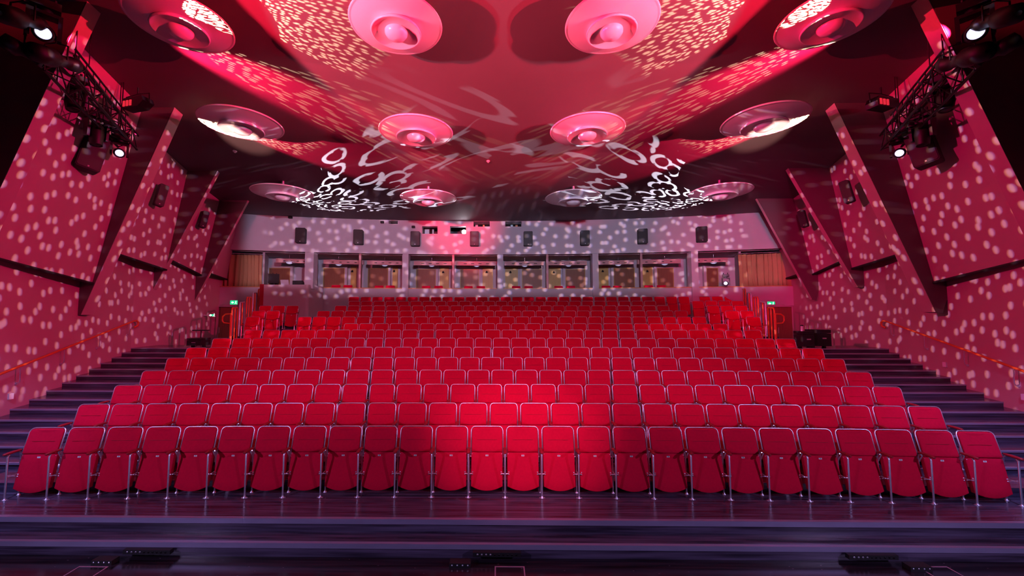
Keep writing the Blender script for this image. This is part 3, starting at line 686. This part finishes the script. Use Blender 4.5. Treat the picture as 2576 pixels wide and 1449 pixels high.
bf = lambda x, z: 0.135+0.10*(z-0.56)/0.34 + 0.25*x*x*-1+0.0
sf = lambda x, z: 0.045+0.10*(z-0.07)/0.50 - 0.10*x*x
def mk_back():
    m = MB(); pad(m, rr_outline(0.445, 0.575, 0.893, 0.045), bf, 0.045, 0.010, -0.004)
    return m
def mk_crease():
    m = MB(); m.tube([(x, bf(x, 0.735)-0.0005, 0.735) for x in (-0.15, 0, 0.15)], 0.0025, 4); return m
def mk_frame():
    path = [(-0.236, 0.175, 0.50), (-0.232, bf(-.23, 0.57)+0.03, 0.57)]
    out = rr_outline(0.468, 0.57, 0.905, 0.055, n=5)[2:]
    right = out[:6]; left = out[6:]
    path = [(0.238, 0.185, 0.50), (0.234, bf(.234, .58)+0.022, 0.58)]+[(x, bf(x, z)+0.022, z) for x, z in right]+[(0, bf(0, .905)+0.022, 0.905)]+[(x, bf(x, z)+0.022, z) for x, z in left]+[(-0.234, bf(-.234, .58)+0.022, 0.58), (-0.238, 0.185, 0.50)]
    m = MB(); m.tube(path, 0.0082, 8); return m
def mk_seat():
    m = MB(); pad(m, rr_outline(0.455, 0.068, 0.568, 0.02, bot=0.06, n=3), sf, 0.055, 0.008, 0.0); return m
def mk_bolts():
    m = MB(); R_ = Matrix.Rotation(pi/2, 4, 'X')
    for sx in (-1, 1):
        for z in (0.285, 0.312):
            m.lathe([(0.009, 0), (0.009, 0.008), (0.0, 0.011)], 8, Matrix.Translation((sx*0.207, sf(0.207, z)+0.002, z)) @ R_)
        m.lathe([(0.007, 0), (0.0, 0.006)], 8, Matrix.Translation((sx*0.215, sf(0.215, 0.55)+0.002, 0.548)) @ R_)
    return m
def mk_arm():
    m = MB(); vs = []; fs = []
    sec = [(-0.055, 0.012, 0.010), (-0.045, 0.022, 0.016), (0.0, 0.027, 0.019), (0.08, 0.027, 0.018), (0.14, 0.024, 0.016), (0.158, 0.018, 0.012)]
    for y, hw, hh in sec:
        zc = 0.622+0.006*sin((y+0.05)*10)
        for j in range(10):
            a = 2*pi*j/10; vs.append((hw*cos(a), y, zc+hh*sin(a)))
    for i in range(len(sec)-1):
        fs += [(i*10+j, i*10+(j+1) % 10, (i+1)*10+(j+1) % 10, (i+1)*10+j) for j in range(10)]
    m.add(vs, fs, True); m.add(vs[:10], [tuple(range(10))]); m.add(vs[-10:], [tuple(range(10))[::-1]]); return m
def mk_fleg():
    m = MB(); m.tube([(0, 0.0, 0.004), (0, 0.0, 0.575), (0, 0.01, 0.592), (0, 0.02, 0.600)], 0.0115, 8)
    m.lathe([(0.026, 0.0), (0.026, 0.006), (0.014, 0.012), (0.012, 0.03)], 10); m.box(-0.04, 0.04, -0.010, 0.010, 0.0, 0.005); return m
def mk_rleg():
    m = MB(); m.tube([(0, 0.17, 0.004), (0, 0.175, 0.45), (0, 0.17, 0.585), (0, 0.14, 0.600)], 0.0105, 8)
    m.lathe([(0.026, 0.0), (0.026, 0.006), (0.014, 0.012), (0.012, 0.03)], 10, Matrix.Translation((0, 0.17, 0))); return m
def mk_bracket():
    m = MB(); m.tube([(0, 0.0, 0.30), (0, 0.17, 0.30)], 0.007, 6); m.tube([(-0.05, 0.06, 0.30), (0.05, 0.06, 0.30)], 0.007, 6)
    m.tube([(-0.028, 0.18, 0.50), (0.028, 0.18, 0.50)], 0.008, 6); m.tube([(-0.028, 0.18, 0.57), (-0.028, 0.185, 0.42)], 0.008, 6); return m
def mk_plate():
    m = MB(); m.prism([(x, sf(0, z)-0.004, z) for x, z in ((-0.021, 0.517), (0.021, 0.517), (0.021, 0.537), (-0.021, 0.537))], (0, 0.003, 0)); return m
def mm_(mb, name, mt): me = mb.mesh(name); me.materials.append(mt); return me
ME = {'backrest': mm_(mk_back(), 'backrest', M_FAB), 'crease': mm_(mk_crease(), 'crease', M_FABD), 'back_frame': mm_(mk_frame(), 'back_frame', M_CHR), 'seat': mm_(mk_seat(), 'seat', M_FAB),
      'bolts': mm_(mk_bolts(), 'bolts', M_CHR), 'armrest': mm_(mk_arm(), 'armrest', M_FABD), 'front_leg': mm_(mk_fleg(), 'front_leg', M_CHR), 'rear_leg': mm_(mk_rleg(), 'rear_leg', M_CHR),
      'bracket': mm_(mk_bracket(), 'bracket', M_CHR), 'plate': mm_(mk_plate(), 'number_plate', M_PLATE)}
DG = bpy.context.evaluated_depsgraph_get
txt_cache = {}
def number_mesh(n):
    if n in txt_cache: return txt_cache[n]
    c = bpy.data.curves.new('digits', 'FONT'); c.body = str(n); c.size = 0.022; c.align_x = 'CENTER'; c.align_y = 'CENTER'; c.extrude = 0.0004; c.resolution_u = 2
    o = bpy.data.objects.new('tmp_text', c); COL.objects.link(o); dg = DG(); dg.update()
    me = bpy.data.meshes.new_from_object(o.evaluated_get(dg)); me.name = 'digits'
    me.materials.clear(); me.materials.append(M_INK); bpy.data.objects.remove(o); txt_cache[n] = me; return me
def make_seat(x, Y, z, rot, sc, lab, half, first=False, full=False, num=None, low=False):
    e = empty('theatre_seat', (x, Y, z), (0, 0, rot), label=lab, cat='seat', group='red folding seats in the raked rows')
    b = inst('backrest', ME['backrest'], e); f = inst('back_frame', ME['back_frame'], e); q = inst('seat', ME['seat'], e)
    if not low: inst('crease', ME['crease'], b)
    parts = [b, f, q]
    for p in parts: p.scale = (sc, 1, 1)
    if full:
        bo = inst('bolts', ME['bolts'], q); pl = inst('number_plate', ME['plate'], q)
    if num: inst('digits', number_mesh(num), q, (0, sf(0, .527)-0.0048, 0.527), (pi/2, 0, 0))
    for hx in ([half, -half] if first else [half]):
        inst('armrest', ME['armrest'], e, (hx, 0, 0)); inst('front_leg', ME['front_leg'], e, (hx, 0, 0)); inst('rear_leg', ME['rear_leg'], e, (hx, 0, 0))
        if full: inst('side_bracket', ME['bracket'], e, (hx, 0, 0))
def seat_pos(xa, xb_, N):
    """bounds between seats, a touch wider towards the ends"""
    out = []
    for i in range(N+1):
        u = -1+2*i/N; v = u*(0.972+0.028*u*u); out.append((xa+xb_)/2+(xb_-xa)/2*v)
    return out
stuff = {k: MB() for k in ('fab', 'chr', 'arm')}
def stuff_seat(x, Y, z, rot, sc, half):
    Mx = Matrix.Translation((x, Y, z)) @ Matrix.Rotation(rot, 4, 'Z')
    for key, tgt, ss, dx in (('backrest', 'fab', sc, 0), ('seat', 'fab', sc, 0), ('back_frame', 'chr', sc, 0), ('armrest', 'arm', 1, half), ('front_leg', 'chr', 1, half), ('rear_leg', 'chr', 1, half)):
        me = ME[key]; vs = [Mx @ Vector((v.co.x*ss+dx, v.co.y, v.co.z)) for v in me.vertices]
        stuff[tgt].add(vs, [tuple(p.vertices) for p in me.polygons], True)
for n, (xa, xb_, N) in enumerate(XE):
    asym = n >= 8
    B = seat_pos(xa, xb_, N) if not asym else [xa+(xb_-xa)*i/N for i in range(N+1)]
    for i in range(N):
        x = (B[i]+B[i+1])/2; half = (B[i+1]-B[i])/2; sc = half/0.262; rot = -2*K*x
        Y = YN[n]-0.2-K*x*x; z = ZN[n] if n else 0.0
        if n < 10:
            make_seat(x, Y, z, rot, sc, 'red folding theatre seat, %s from the left in the %s row from the stage' % (ORD[i+1], ORD[n+1]) if n < 8 else 'red folding theatre seat, %s from the left of the long run in the %s row' % (ORD[i+1], ORD[n+1]),
                      half, i == 0, n == 0, i+1 if n == 0 else None, n > 6)
        else: stuff_seat(x, Y, z, rot, sc, half)
# short outer runs beside the railings
SEG = [(9, 617, 1, -1), (10, 633, 2, -1), (11, 651, 3, -1), (9, 1875, 1, 1), (10, 1823, 2, 1), (11, 1776, 3, 1), (12, 1739, 4, 1), (13, 1757, 3, 1)]
# the ninth row has single seats left of a wheelchair bay
for n, px, cnt, s in SEG:
    x0 = row_x(n, px, TOPS[n])
    for i in range(cnt):
        x = x0+0.26+0.53*i; rot = -2*K*x; Y = YN[n]-0.2-K*x*x
        if n < 12:
            make_seat(x, Y, ZN[n], rot, 1.0, 'red theatre seat, %s of the short %s run in the %s row' % (ORD[i+1], 'left' if s < 0 else 'right', ORD[n+1]), 0.262, i == 0, True)
        else: stuff_seat(x, Y, ZN[n], rot, 1, 0.262)
e = stuff['fab'].build('rear_theatre_seats', M_FAB); e['kind'] = 'stuff'; tag(e, 'red folding seats filling the rearmost rows below the boxes', 'seats')
c = stuff['chr'].build('seat_frames', M_CHR, e); c['kind'] = 'stuff'; c = stuff['arm'].build('armrests', M_FABD, e); c['kind'] = 'stuff'
# red chairs in the boxes
for (x, y, ci, q) in chair_specs:
    e = empty('box_chair', (x, y, ZF), label='red chair at the %s side of the %s box from the left' % ('left' if q < .5 else 'right', ORD[ci+1]), cat='chair', group='red chairs in the rear boxes')
    b = inst('backrest', ME['backrest'], e, (0, 0.25, 0.31)); b.scale = (0.95, 1, 1)
    m = MB(); m.box(-0.22, 0.22, -0.1, 0.36, 0.42, 0.48); m.build('seat', M_FAB, e)
    for sx in (-0.2, 0.2):
        for sy in (-0.08, 0.34):
            m = MB(); m.tube([(sx, sy, 0), (sx, sy, 0.43 if sy < 0 else 1.05)], 0.012, 6); m.build('leg', M_CHR, e)

# ------------------------------------------------------------------ control desk at the left rear
Yd = 16.45; a = at(664, 716, Yd); b = at(776, 718, Yd); zt_ = a.z; zb_ = ZN[11]
e = empty('control_desk', ((a.x+b.x)/2, Yd, zb_), label='pale tall control desk with rounded corner behind the left seats', cat='desk')
wd = (b.x-a.x); h = zt_-zb_; m = MB()
pts = [(-wd/2, 0, 0)]+[(wd/2-0.12+0.12*sin(t), 0.12-0.12*cos(t), 0) for t in [pi/2*i/6 for i in range(7)]]+[(wd/2+0.05, 1.3, 0), (wd/2-0.05, 1.3, 0)]+[(wd/2-0.17+0.07*sin(t), 0.17-0.07*cos(t), 0) for t in [pi/2*i/6 for i in range(6, -1, -1)]]+[(-wd/2, 0.1, 0)]
m.prism(pts[::-1], (0, 0, h)); m.build('front_screen', M_DESK, e)
m = MB(); m.box(-wd/2+0.02, wd/2-0.1, 0.12, 1.2, h-0.19, h-0.15); m.build('worktop', M_DESK, e)
m = MB(); m.box(-wd/2-0.16, -wd/2, -0.02, 1.3, 0.0, h+0.02); m.build('side_panel', M_FABD, e)
for sx in (-wd/2+0.08, wd/2-0.2):
    m = MB(); m.box(sx, sx+0.06, 0.9, 0.96, 0, h-0.19); m.build('leg', M_BLK, e)
dt = Vector((e.location.x, Yd, zt_-0.15))
def laptop(x, lab, mt, w_=0.34):
    l = empty('laptop', (x, Yd+0.22, zt_-0.15), label=lab, cat='laptop')
    m = MB(); m.box(-w_/2, w_/2, 0.0, 0.25, 0, 0.02); m.build('keyboard_base', mt, l)
    m = MB(); m.prism([(-w_/2, -0.10, 0.36), (w_/2, -0.10, 0.36), (w_/2, 0.0, 0.02), (-w_/2, 0.0, 0.02)], (0, 0.012, 0.004)); m.build('screen_lid', mt, l)
laptop(at(711, 712, Yd).x, 'pale laptop left of centre on the control desk', M_GRY); laptop(at(771, 712, Yd).x, 'pale laptop at the right end of the control desk', M_GRY)
p = at(684, 706, Yd+0.1)
e2 = empty('monitor', (p.x, Yd+0.3, zt_-0.15), (0, 0, 0.2), label='large black monitor at the left end of the control desk', cat='monitor')
m = MB(); m.box(-0.22, 0.20, -0.1, -0.06, 0.22, 0.62); m.build('screen', M_BLK, e2); m = MB(); m.box(-0.03, 0.03, -0.06, -0.03, 0, 0.4); m.box(-0.12, 0.12, -0.1, 0.1, 0, 0.02); m.build('stand', M_BLK, e2)
p = at(747, 714, Yd+0.1); e2 = empty('mixing_console', (p.x-0.05, Yd+0.25, zt_-0.15), label='black mixing console between the two pale laptops', cat='console')
m = MB(); m.hexa([(-0.22, 0, 0), (0.22, 0, 0), (0.22, 0.45, 0), (-0.22, 0.45, 0)], [(-0.22, 0, 0.34), (0.22, 0, 0.34), (0.22, 0.45, 0.1), (-0.22, 0.45, 0.1)]); m.build('body', M_BLK, e2)
m = MB()
for q in range(8): m.box(-0.19+q*0.05, -0.17+q*0.05, 0.2, 0.23, 0.22, 0.255)
o = m.build('faders', M_GRY, e2); o['kind'] = 'stuff'

# ------------------------------------------------------------------ railings beside the upper block
for s in (-1, 1):
    x = s*9.0
    h = empty('stair_railing', (x, 13.4, 1.3), label='red and steel railing stepping up the %s edge of the upper seats' % ('left' if s < 0 else 'right'), cat='railing')
    off = Vector((x, 13.4, 1.3))
    for j in range(5):
        y0 = 13.25+j*0.925; z0 = ZN[8+j]; zt_ = z0+1.42; fx = lambda y: s*(9.02+0.37*(y-13.3))
        m = MB(); P = [(fx(y0), y0, z0-0.1), (fx(y0), y0, zt_-0.06), (fx(y0+.05), y0+0.05, zt_), (fx(y0+.6), y0+0.6, zt_+0.03), (fx(y0+.66), y0+0.66, zt_-0.03), (fx(y0+.66), y0+0.66, z0-0.1)]
        m.tube([Vector(p_)-off for p_ in P], 0.026, 8); m.build('rail_loop', M_RAIL if j % 2 == 0 else M_CHR, h)
        m = MB(); m.tube([Vector((fx(y0+.33), y0+0.33, z0-0.1))-off, Vector((fx(y0+.33), y0+0.33, zt_+.01))-off], 0.025, 8); m.build('post', M_RAIL, h)
    m = MB(); m.tube([Vector((s*(9.0+a_), 13.2, b_))-off for a_, b_ in ((0.0, 2.56), (0.18, 2.55), (0.27, 2.48), (0.28, 2.34), (0.22, 2.26), (0.0, 2.24))], 0.024, 8); m.build('end_loop', M_RAIL, h)
    m = MB(); m.tube([Vector((s*9.0, 13.2, 1.3))-off, Vector((s*9.0, 13.2, 2.57))-off], 0.026, 8); m.build('post', M_RAIL, h)
    pw_ = MB(); a_, b_ = s*(9.08), s*(9.08+0.37*4.9)
    q = [(a_, 13.2), (a_+s*0.06, 13.2), (b_+s*0.06, 18.1), (b_, 18.1)]
    if s < 0: q = q[::-1]
    pw_.hexa([(u, v, 0.3) for u, v in q], [(u, v, 1.36+(v-13.2)*0.22) for u, v in q]); struct(pw_.build('side_kerb', M_STEP))
# black cases by the right door, chair and stand by the left door
p = at(2060, 875, 12.9)
def case(x, y, z, w_, d, h, lab, top=True):
    e = empty('equipment_case', (x, y, z), label=lab, cat='case')
    m = MB(); m.box(-w_/2, w_/2, -d/2, d/2, 0.05, h*0.8); m.build('body', M_BLK, e)
    m = MB(); m.box(-w_/2, w_/2, -d/2, d/2, h*0.8+0.01, h); m.build('lid', M_BLK, e)
    for sx in (-1, 1):
        m = MB(); m.box(sx*w_*0.4-0.03, sx*w_*0.4+0.03, -0.05, 0.05, 0, 0.05); m.build('caster', M_DARK, e)
    m = MB(); m.box(-0.06, 0.06, -d/2-0.015, -d/2, h*0.5, h*0.56); m.build('handle', M_CHR, e)
    return e
x1 = at(2058, 860, 12.95).x; x2 = at(2027, 860, 12.75).x
case(x1, 12.95, 1.5, 0.44, 0.5, 0.56, 'larger black equipment case beside the right wall on the landing')
case(x2-0.08, 12.72, 1.5, 0.34, 0.4, 0.52, 'smaller black equipment case nearer the right railing')
e = empty('lantern', (x2-0.12, 12.72, 2.02), label='small pinkish cylinder standing on the smaller black case', cat='lantern')
m = MB(); m.lathe([(0.035, 0), (0.035, 0.16)], 12, None, True); m.build('glass', M_DISC, e); m = MB(); m.lathe([(0.045, 0.16), (0.04, 0.19), (0.0, 0.2)], 12, None, True); m.build('cap', M_DARK, e)
xl = at(500, 860, 12.9).x
case(xl, 12.9, 1.5, 0.45, 0.45, 0.28, 'low black case on the landing near the left door')
e = empty('music_stand', (at(508, 850, 12.8).x, 12.75, 1.5), label='dark stand with a flat top by the left door', cat='stand')
m = MB(); m.tube([(0, 0, 0.05), (0, 0, 0.52)], 0.015, 8); m.build('pole', M_DARK, e)
m = MB(); m.box(-0.2, 0.2, -0.12, 0.12, 0.52, 0.55); m.build('tray', M_DARK, e)
for t in range(3):
    a_ = 2*pi*t/3; m = MB(); m.tube([(0, 0, 0.1), (0.16*cos(a_), 0.16*sin(a_), 0.01)], 0.01, 6); m.build('leg', M_DARK, e)

# ------------------------------------------------------------------ trusses and lights
def truss(A, B, w_, lab):
    A = Vector(A); B = Vector(B); e = empty('lighting_truss', A, label=lab, cat='truss'); d = B-A; L = d.length; t = d.normalized()
    up = Vector((0, 0, 1)); sd = t.cross(up).normalized(); up2 = sd.cross(t)
    cs = [sd*w_/2+up2*w_/2, sd*-w_/2+up2*w_/2, sd*w_/2-up2*w_/2, sd*-w_/2-up2*w_/2]
    for c in cs: m = MB(); m.tube([c, c+d], 0.026, 8); m.build('chord', M_TRUSS, e)
    k = int(L/0.42)
    for i in range(k):
        a = t*(L*i/k); b_ = t*(L*(i+1)/k)
        m = MB()
        for (c1, c2) in ((cs[0], cs[1]), (cs[2], cs[3]), (cs[0], cs[2]), (cs[1], cs[3])):
            m.tube([a+c1, b_+c2] if i % 2 else [a+c2, b_+c1], 0.012, 5)
        m.tube([a+cs[0], a+cs[2]], 0.012, 5); m.tube([a+cs[1], a+cs[3]], 0.012, 5)
        m.build('brace', M_TRUSS, e)
    for fr in (0.15, 0.85):
        c = d*fr; m = MB(); m.tube([c+up2*w_/2, c+Vector((0, 0, ceilz((A+c).y)-(A+c).z))], 0.012, 6); m.build('hanger', M_TRUSS, e)
def moving_head(loc, tgt, lens, lab, sc=1.0):
    e = empty('moving_head_light', loc, label=lab, cat='stage light'); e.scale = (sc,)*3
    d = (Vector(tgt)-Vector(loc)); d.z = 0 if d.length < 1e-6 else d.z
    az = atan2(d.x, d.y) if False else atan2(-d.x, d.y)
    e.rotation_euler = (0, 0, az)      # local +Y towards target
    el = atan2(d.z, sqrt(d.x**2+d.y**2))
    m = MB(); m.box(-0.17, 0.17, -0.14, 0.14, 0.36, 0.48); m.tube([(-0.1, 0, 0.48), (-0.1, 0, 0.58)], 0.02, 6); m.tube([(0.1, 0, 0.48), (0.1, 0, 0.58)], 0.02, 6); m.build('base', M_DARK, e)
    m = MB(); m.tube([(0, 0, 0.37), (0, 0, 0.30)], 0.09, 12)
    for sx in (-1, 1): m.hexa([(sx*0.17-0.025, -0.06, -0.08), (sx*0.17+0.025, -0.06, -0.08), (sx*0.17+0.025, 0.06, -0.08), (sx*0.17-0.025, 0.06, -0.08)], [(sx*0.17-0.025, -0.09, 0.31), (sx*0.17+0.025, -0.09, 0.31), (sx*0.17+0.025, 0.09, 0.31), (sx*0.17-0.025, 0.09, 0.31)])
    m.box(-0.15, 0.15, -0.09, 0.09, 0.26, 0.31); m.build('yoke', M_DARK, e)
    R_ = Matrix.Rotation(el, 4, 'X') @ Matrix.Rotation(-pi/2, 4, 'X')   # lathe z -> +Y
    m = MB(); m.lathe([(0.02, -0.28), (0.10, -0.26), (0.13, -0.18), (0.135, 0.0), (0.12, 0.10), (0.11, 0.22), (0.105, 0.235), (0.09, 0.225)], 20, R_); hd = m.build('head', M_DARK, e)
    m = MB(); m.lathe([(0.092, 0.215), (0.06, 0.235), (0.0, 0.242)], 20, R_); m.build('lens', lens, hd)
def profile(loc, tgt, lab, lens=None, R=0.09, L=0.55):
    e = empty('spotlight', loc, label=lab, cat='stage light'); d = Vector(tgt)-Vector(loc)
    e.rotation_euler = (0, 0, atan2(-d.x, d.y)); el = atan2(d.z, sqrt(d.x**2+d.y**2))
    R_ = Matrix.Rotation(el, 4, 'X') @ Matrix.Rotation(-pi/2, 4, 'X')
    m = MB(); m.lathe([(0.03, -L*0.55), (R*1.2, -L*0.5), (R*1.3, -L*0.1), (R*0.8, 0), (R*0.8, L*0.35), (R, L*0.37), (R, L*0.5), (R*0.9, L*0.49)], 18, R_); b_ = m.build('body', M_DARK, e)
    m = MB(); m.lathe([(R*0.9, L*0.46), (0, L*0.47)], 18, R_); m.build('lens', lens or M_GLASS, b_)
    m = MB(); m.tube([(-R*1.4, 0, 0), (-R*1.4, 0, 0.22), (0, 0, 0.26), (R*1.4, 0, 0.22), (R*1.4, 0, 0)], 0.012, 6); m.tube([(0, 0, 0.25), (0, 0, 0.36)], 0.02, 6); m.build('yoke', M_DARK, e)
    return e
def flood3(loc, rot, lab):
    e = empty('cell_floodlight', loc, rot, label=lab, cat='stage light')
    m = MB(); m.prism([(-0.30, 0.12, -0.11), (0.2, 0.12, -0.11), (0.36, 0.12, 0.0), (0.3, 0.12, 0.12), (-0.25, 0.12, 0.12), (-0.32, 0.12, 0.0)], (0, -0.24, 0)); m.build('housing', M_DARK, e)
    for q in range(3):
        m = MB(); m.box(-0.25+q*0.10, -0.19+q*0.10, -0.135, -0.12, -0.08, 0.05); m.build('cell', M_LENSR, e)
    m = MB(); m.tube([(-0.34, 0, 0), (-0.36, 0, 0.22), (0, 0, 0.25), (0.36, 0, 0.22), (0.38, 0, 0)], 0.012, 6); m.tube([(0, 0, .25), (0, 0, .4)], 0.02, 6); m.build('yoke', M_DARK, e)
for s in (-1, 1):
    sd = 'left' if s < 0 else 'right'
    mx = lambda px: px if s < 0 else 2563-px
    A = at(mx(110), 110, 6.2); B = at(mx(322), 395, 9.1)
    A2 = at(mx(150), 165, 6.5); B2 = at(mx(320), 385, 9.5)
    truss(A2+Vector((0, 0, 0.05)), B2+Vector((0, 0, 0.3)), 0.36, 'black lighting truss hanging along the %s wall under the ceiling' % sd)
    # flat ventilation-like ladder rail beside the truss
    e = empty('cable_ladder', at(mx(195), 130, 6.9), label='narrow dark cable ladder above the %s truss' % sd, cat='cable ladder'); o0 = e.location.copy()
    q1 = at(mx(190), 125, 6.9)-o0; q2 = at(mx(322), 290, 9.6)-o0; w1 = Vector((-s*0.0, 0, -0.22))
    for v_ in (Vector((0, 0, 0)), w1): m = MB(); m.tube([q1+v_, q2+v_], 0.02, 6); m.build('side_rail', M_DARK, e)
    for t in range(9): c = q1.lerp(q2, (t+0.5)/9); m = MB(); m.tube([c, c+w1], 0.010, 5); m.build('rung', M_DARK, e)
    for fr in (0.2, 0.8):
        c = q1.lerp(q2, fr); wz = o0+c; m = MB(); m.tube([c, c+Vector((0, 0, ceilz(wz.y)-wz.z))], 0.01, 5); m.build('hanger', M_DARK, e)
    moving_head(at(mx(300), 385, 9.2), at(mx(330), 398, 5), M_LENSW, 'moving-head light with pale lens at the rear end of the %s truss' % sd, 0.85)
    moving_head(at(mx(118), 82, 5.6)-Vector((s*-0.05, 0, 0)), at(mx(60), 95, 2.2), M_LENSW, 'moving-head light with bright pale lens at the front of the %s truss' % sd, 0.95)
    moving_head(at(mx(183), 250, 7.6), at(mx(190), 700, 7.4), M_DARK, 'dark moving-head light pointing down under the middle of the %s truss' % sd, 1.0)
    moving_head(at(mx(242), 340, 8.5), at(mx(240), 800, 8.4), M_DARK, 'dark moving-head light beside the big speaker on the %s truss' % sd, 1.0)
    flood3(at(mx(345), 263, 8.8), (0, 0, -s*-0.25 if s > 0 else -0.25), 'dark three-cell floodlight with red lamps off the %s truss' % sd)
    profile(at(mx(140), 148, 5.9), at(mx(600), 300, 12), 'long black spotlight lying low across the front of the %s truss' % sd, None, 0.11, 0.75)
    profile(at(mx(55), 48, 5.2), at(mx(600), 200, 12), 'uppermost black spotlight at the %s edge near the ceiling' % sd, M_LENSR, 0.10, 0.6)
    profile(at(mx(300), 330, 8.9), at(mx(900), 700, 14), 'short black spotlight clamped behind the %s three-cell floodlight' % sd, None, 0.08, 0.4)
    profile(at(mx(265), 300, 8.6), at(mx(500), 1200, 9), 'black spotlight hanging tilted from the middle of the %s truss' % sd, None, 0.08, 0.42)
    profile(at(mx(60), 130, 5.6), at(mx(900), 600, 10), 'black spotlight below the front end of the %s truss' % sd, None, 0.09, 0.45)
    # rear box swirl projector
moving_head(at(1826, 712, 17.3)-Vector((0, 0, 0.02)), at(1700, 600, 6), M_LENSW, 'round-lensed light glowing white in the right rear box', 0.8)
moving_head(at(693, 712, 17.6)+Vector((-0.1, 0.1, 0.0)), at_ceil(960, 440), M_LENSW, 'moving-head light behind the control desk in the left rear box', 0.8)

# ------------------------------------------------------------------ strips, markings
for px, lab in ((375, 'left'), (1250, 'middle'), (2190, 'right')):
    p = at(px, 1384, 4.86)
    e = empty('power_strip', (p.x, 4.862, -0.262), label='black multi-socket strip on the floor against the front step, %s one' % lab, cat='power strip', group='socket strips at the front step')
    m = MB(); m.box(-0.28, 0.28, -0.04, 0.018, 0.0, 0.05); m.build('housing', M_BLK, e)
    for q in range(10): m = MB(); m.lathe([(0.010, 0), (0.010, 0.004), (0.004, 0.005)], 10, Matrix.Translation((-0.225+q*0.05, -0.04, 0.027)) @ Matrix.Rotation(pi/2, 4, 'X')); m.build('socket', M_CHR if q < 4 else M_TRUSS, e)  # light put into the materials: first four sockets bright, the rest darkened
    e = empty('cable_box', (p.x+(-0.42 if lab != 'right' else 0.42), 4.76, -0.32), label='small black cable box beside the %s socket strip' % lab, cat='box')
    m = MB(); m.box(-0.12, 0.12, -0.05, 0.05, 0.0, 0.05); m.build('housing', M_BLK, e)
    for q in range(4): m = MB(); m.lathe([(0.009, 0), (0.0, 0.006)], 8, Matrix.Translation((-0.09+q*0.06, -0.05, 0.03)) @ Matrix.Rotation(pi/2, 4, 'X')); m.build('knob', M_CHR, e)
for px, lab in ((1282, 'middle'), (235, 'left'), (2345, 'right')):
    r = ray(px, 1426); p = CAMP+r*((-0.32-CAMP.z)/r.z); m = MB(); w_, d = 0.17, 0.5; t = 0.007
    m.box(-w_, w_, -t, t, 0, 0.003); m.box(-w_, -w_+2*t, -d, -t, 0, 0.003); m.box(w_-2*t, w_, -d, -t, 0, 0.003); m.box(-w_+2*t, w_-2*t, -d, -d+2*t, 0, 0.003)
    o = m.build('floor_marking', M_TAPE, None, (p.x, p.y, -0.32)); tag(o, 'thin pale rectangle outlined on the black floor, %s one' % lab, 'floor marking', 'outlined rectangles on the front floor')
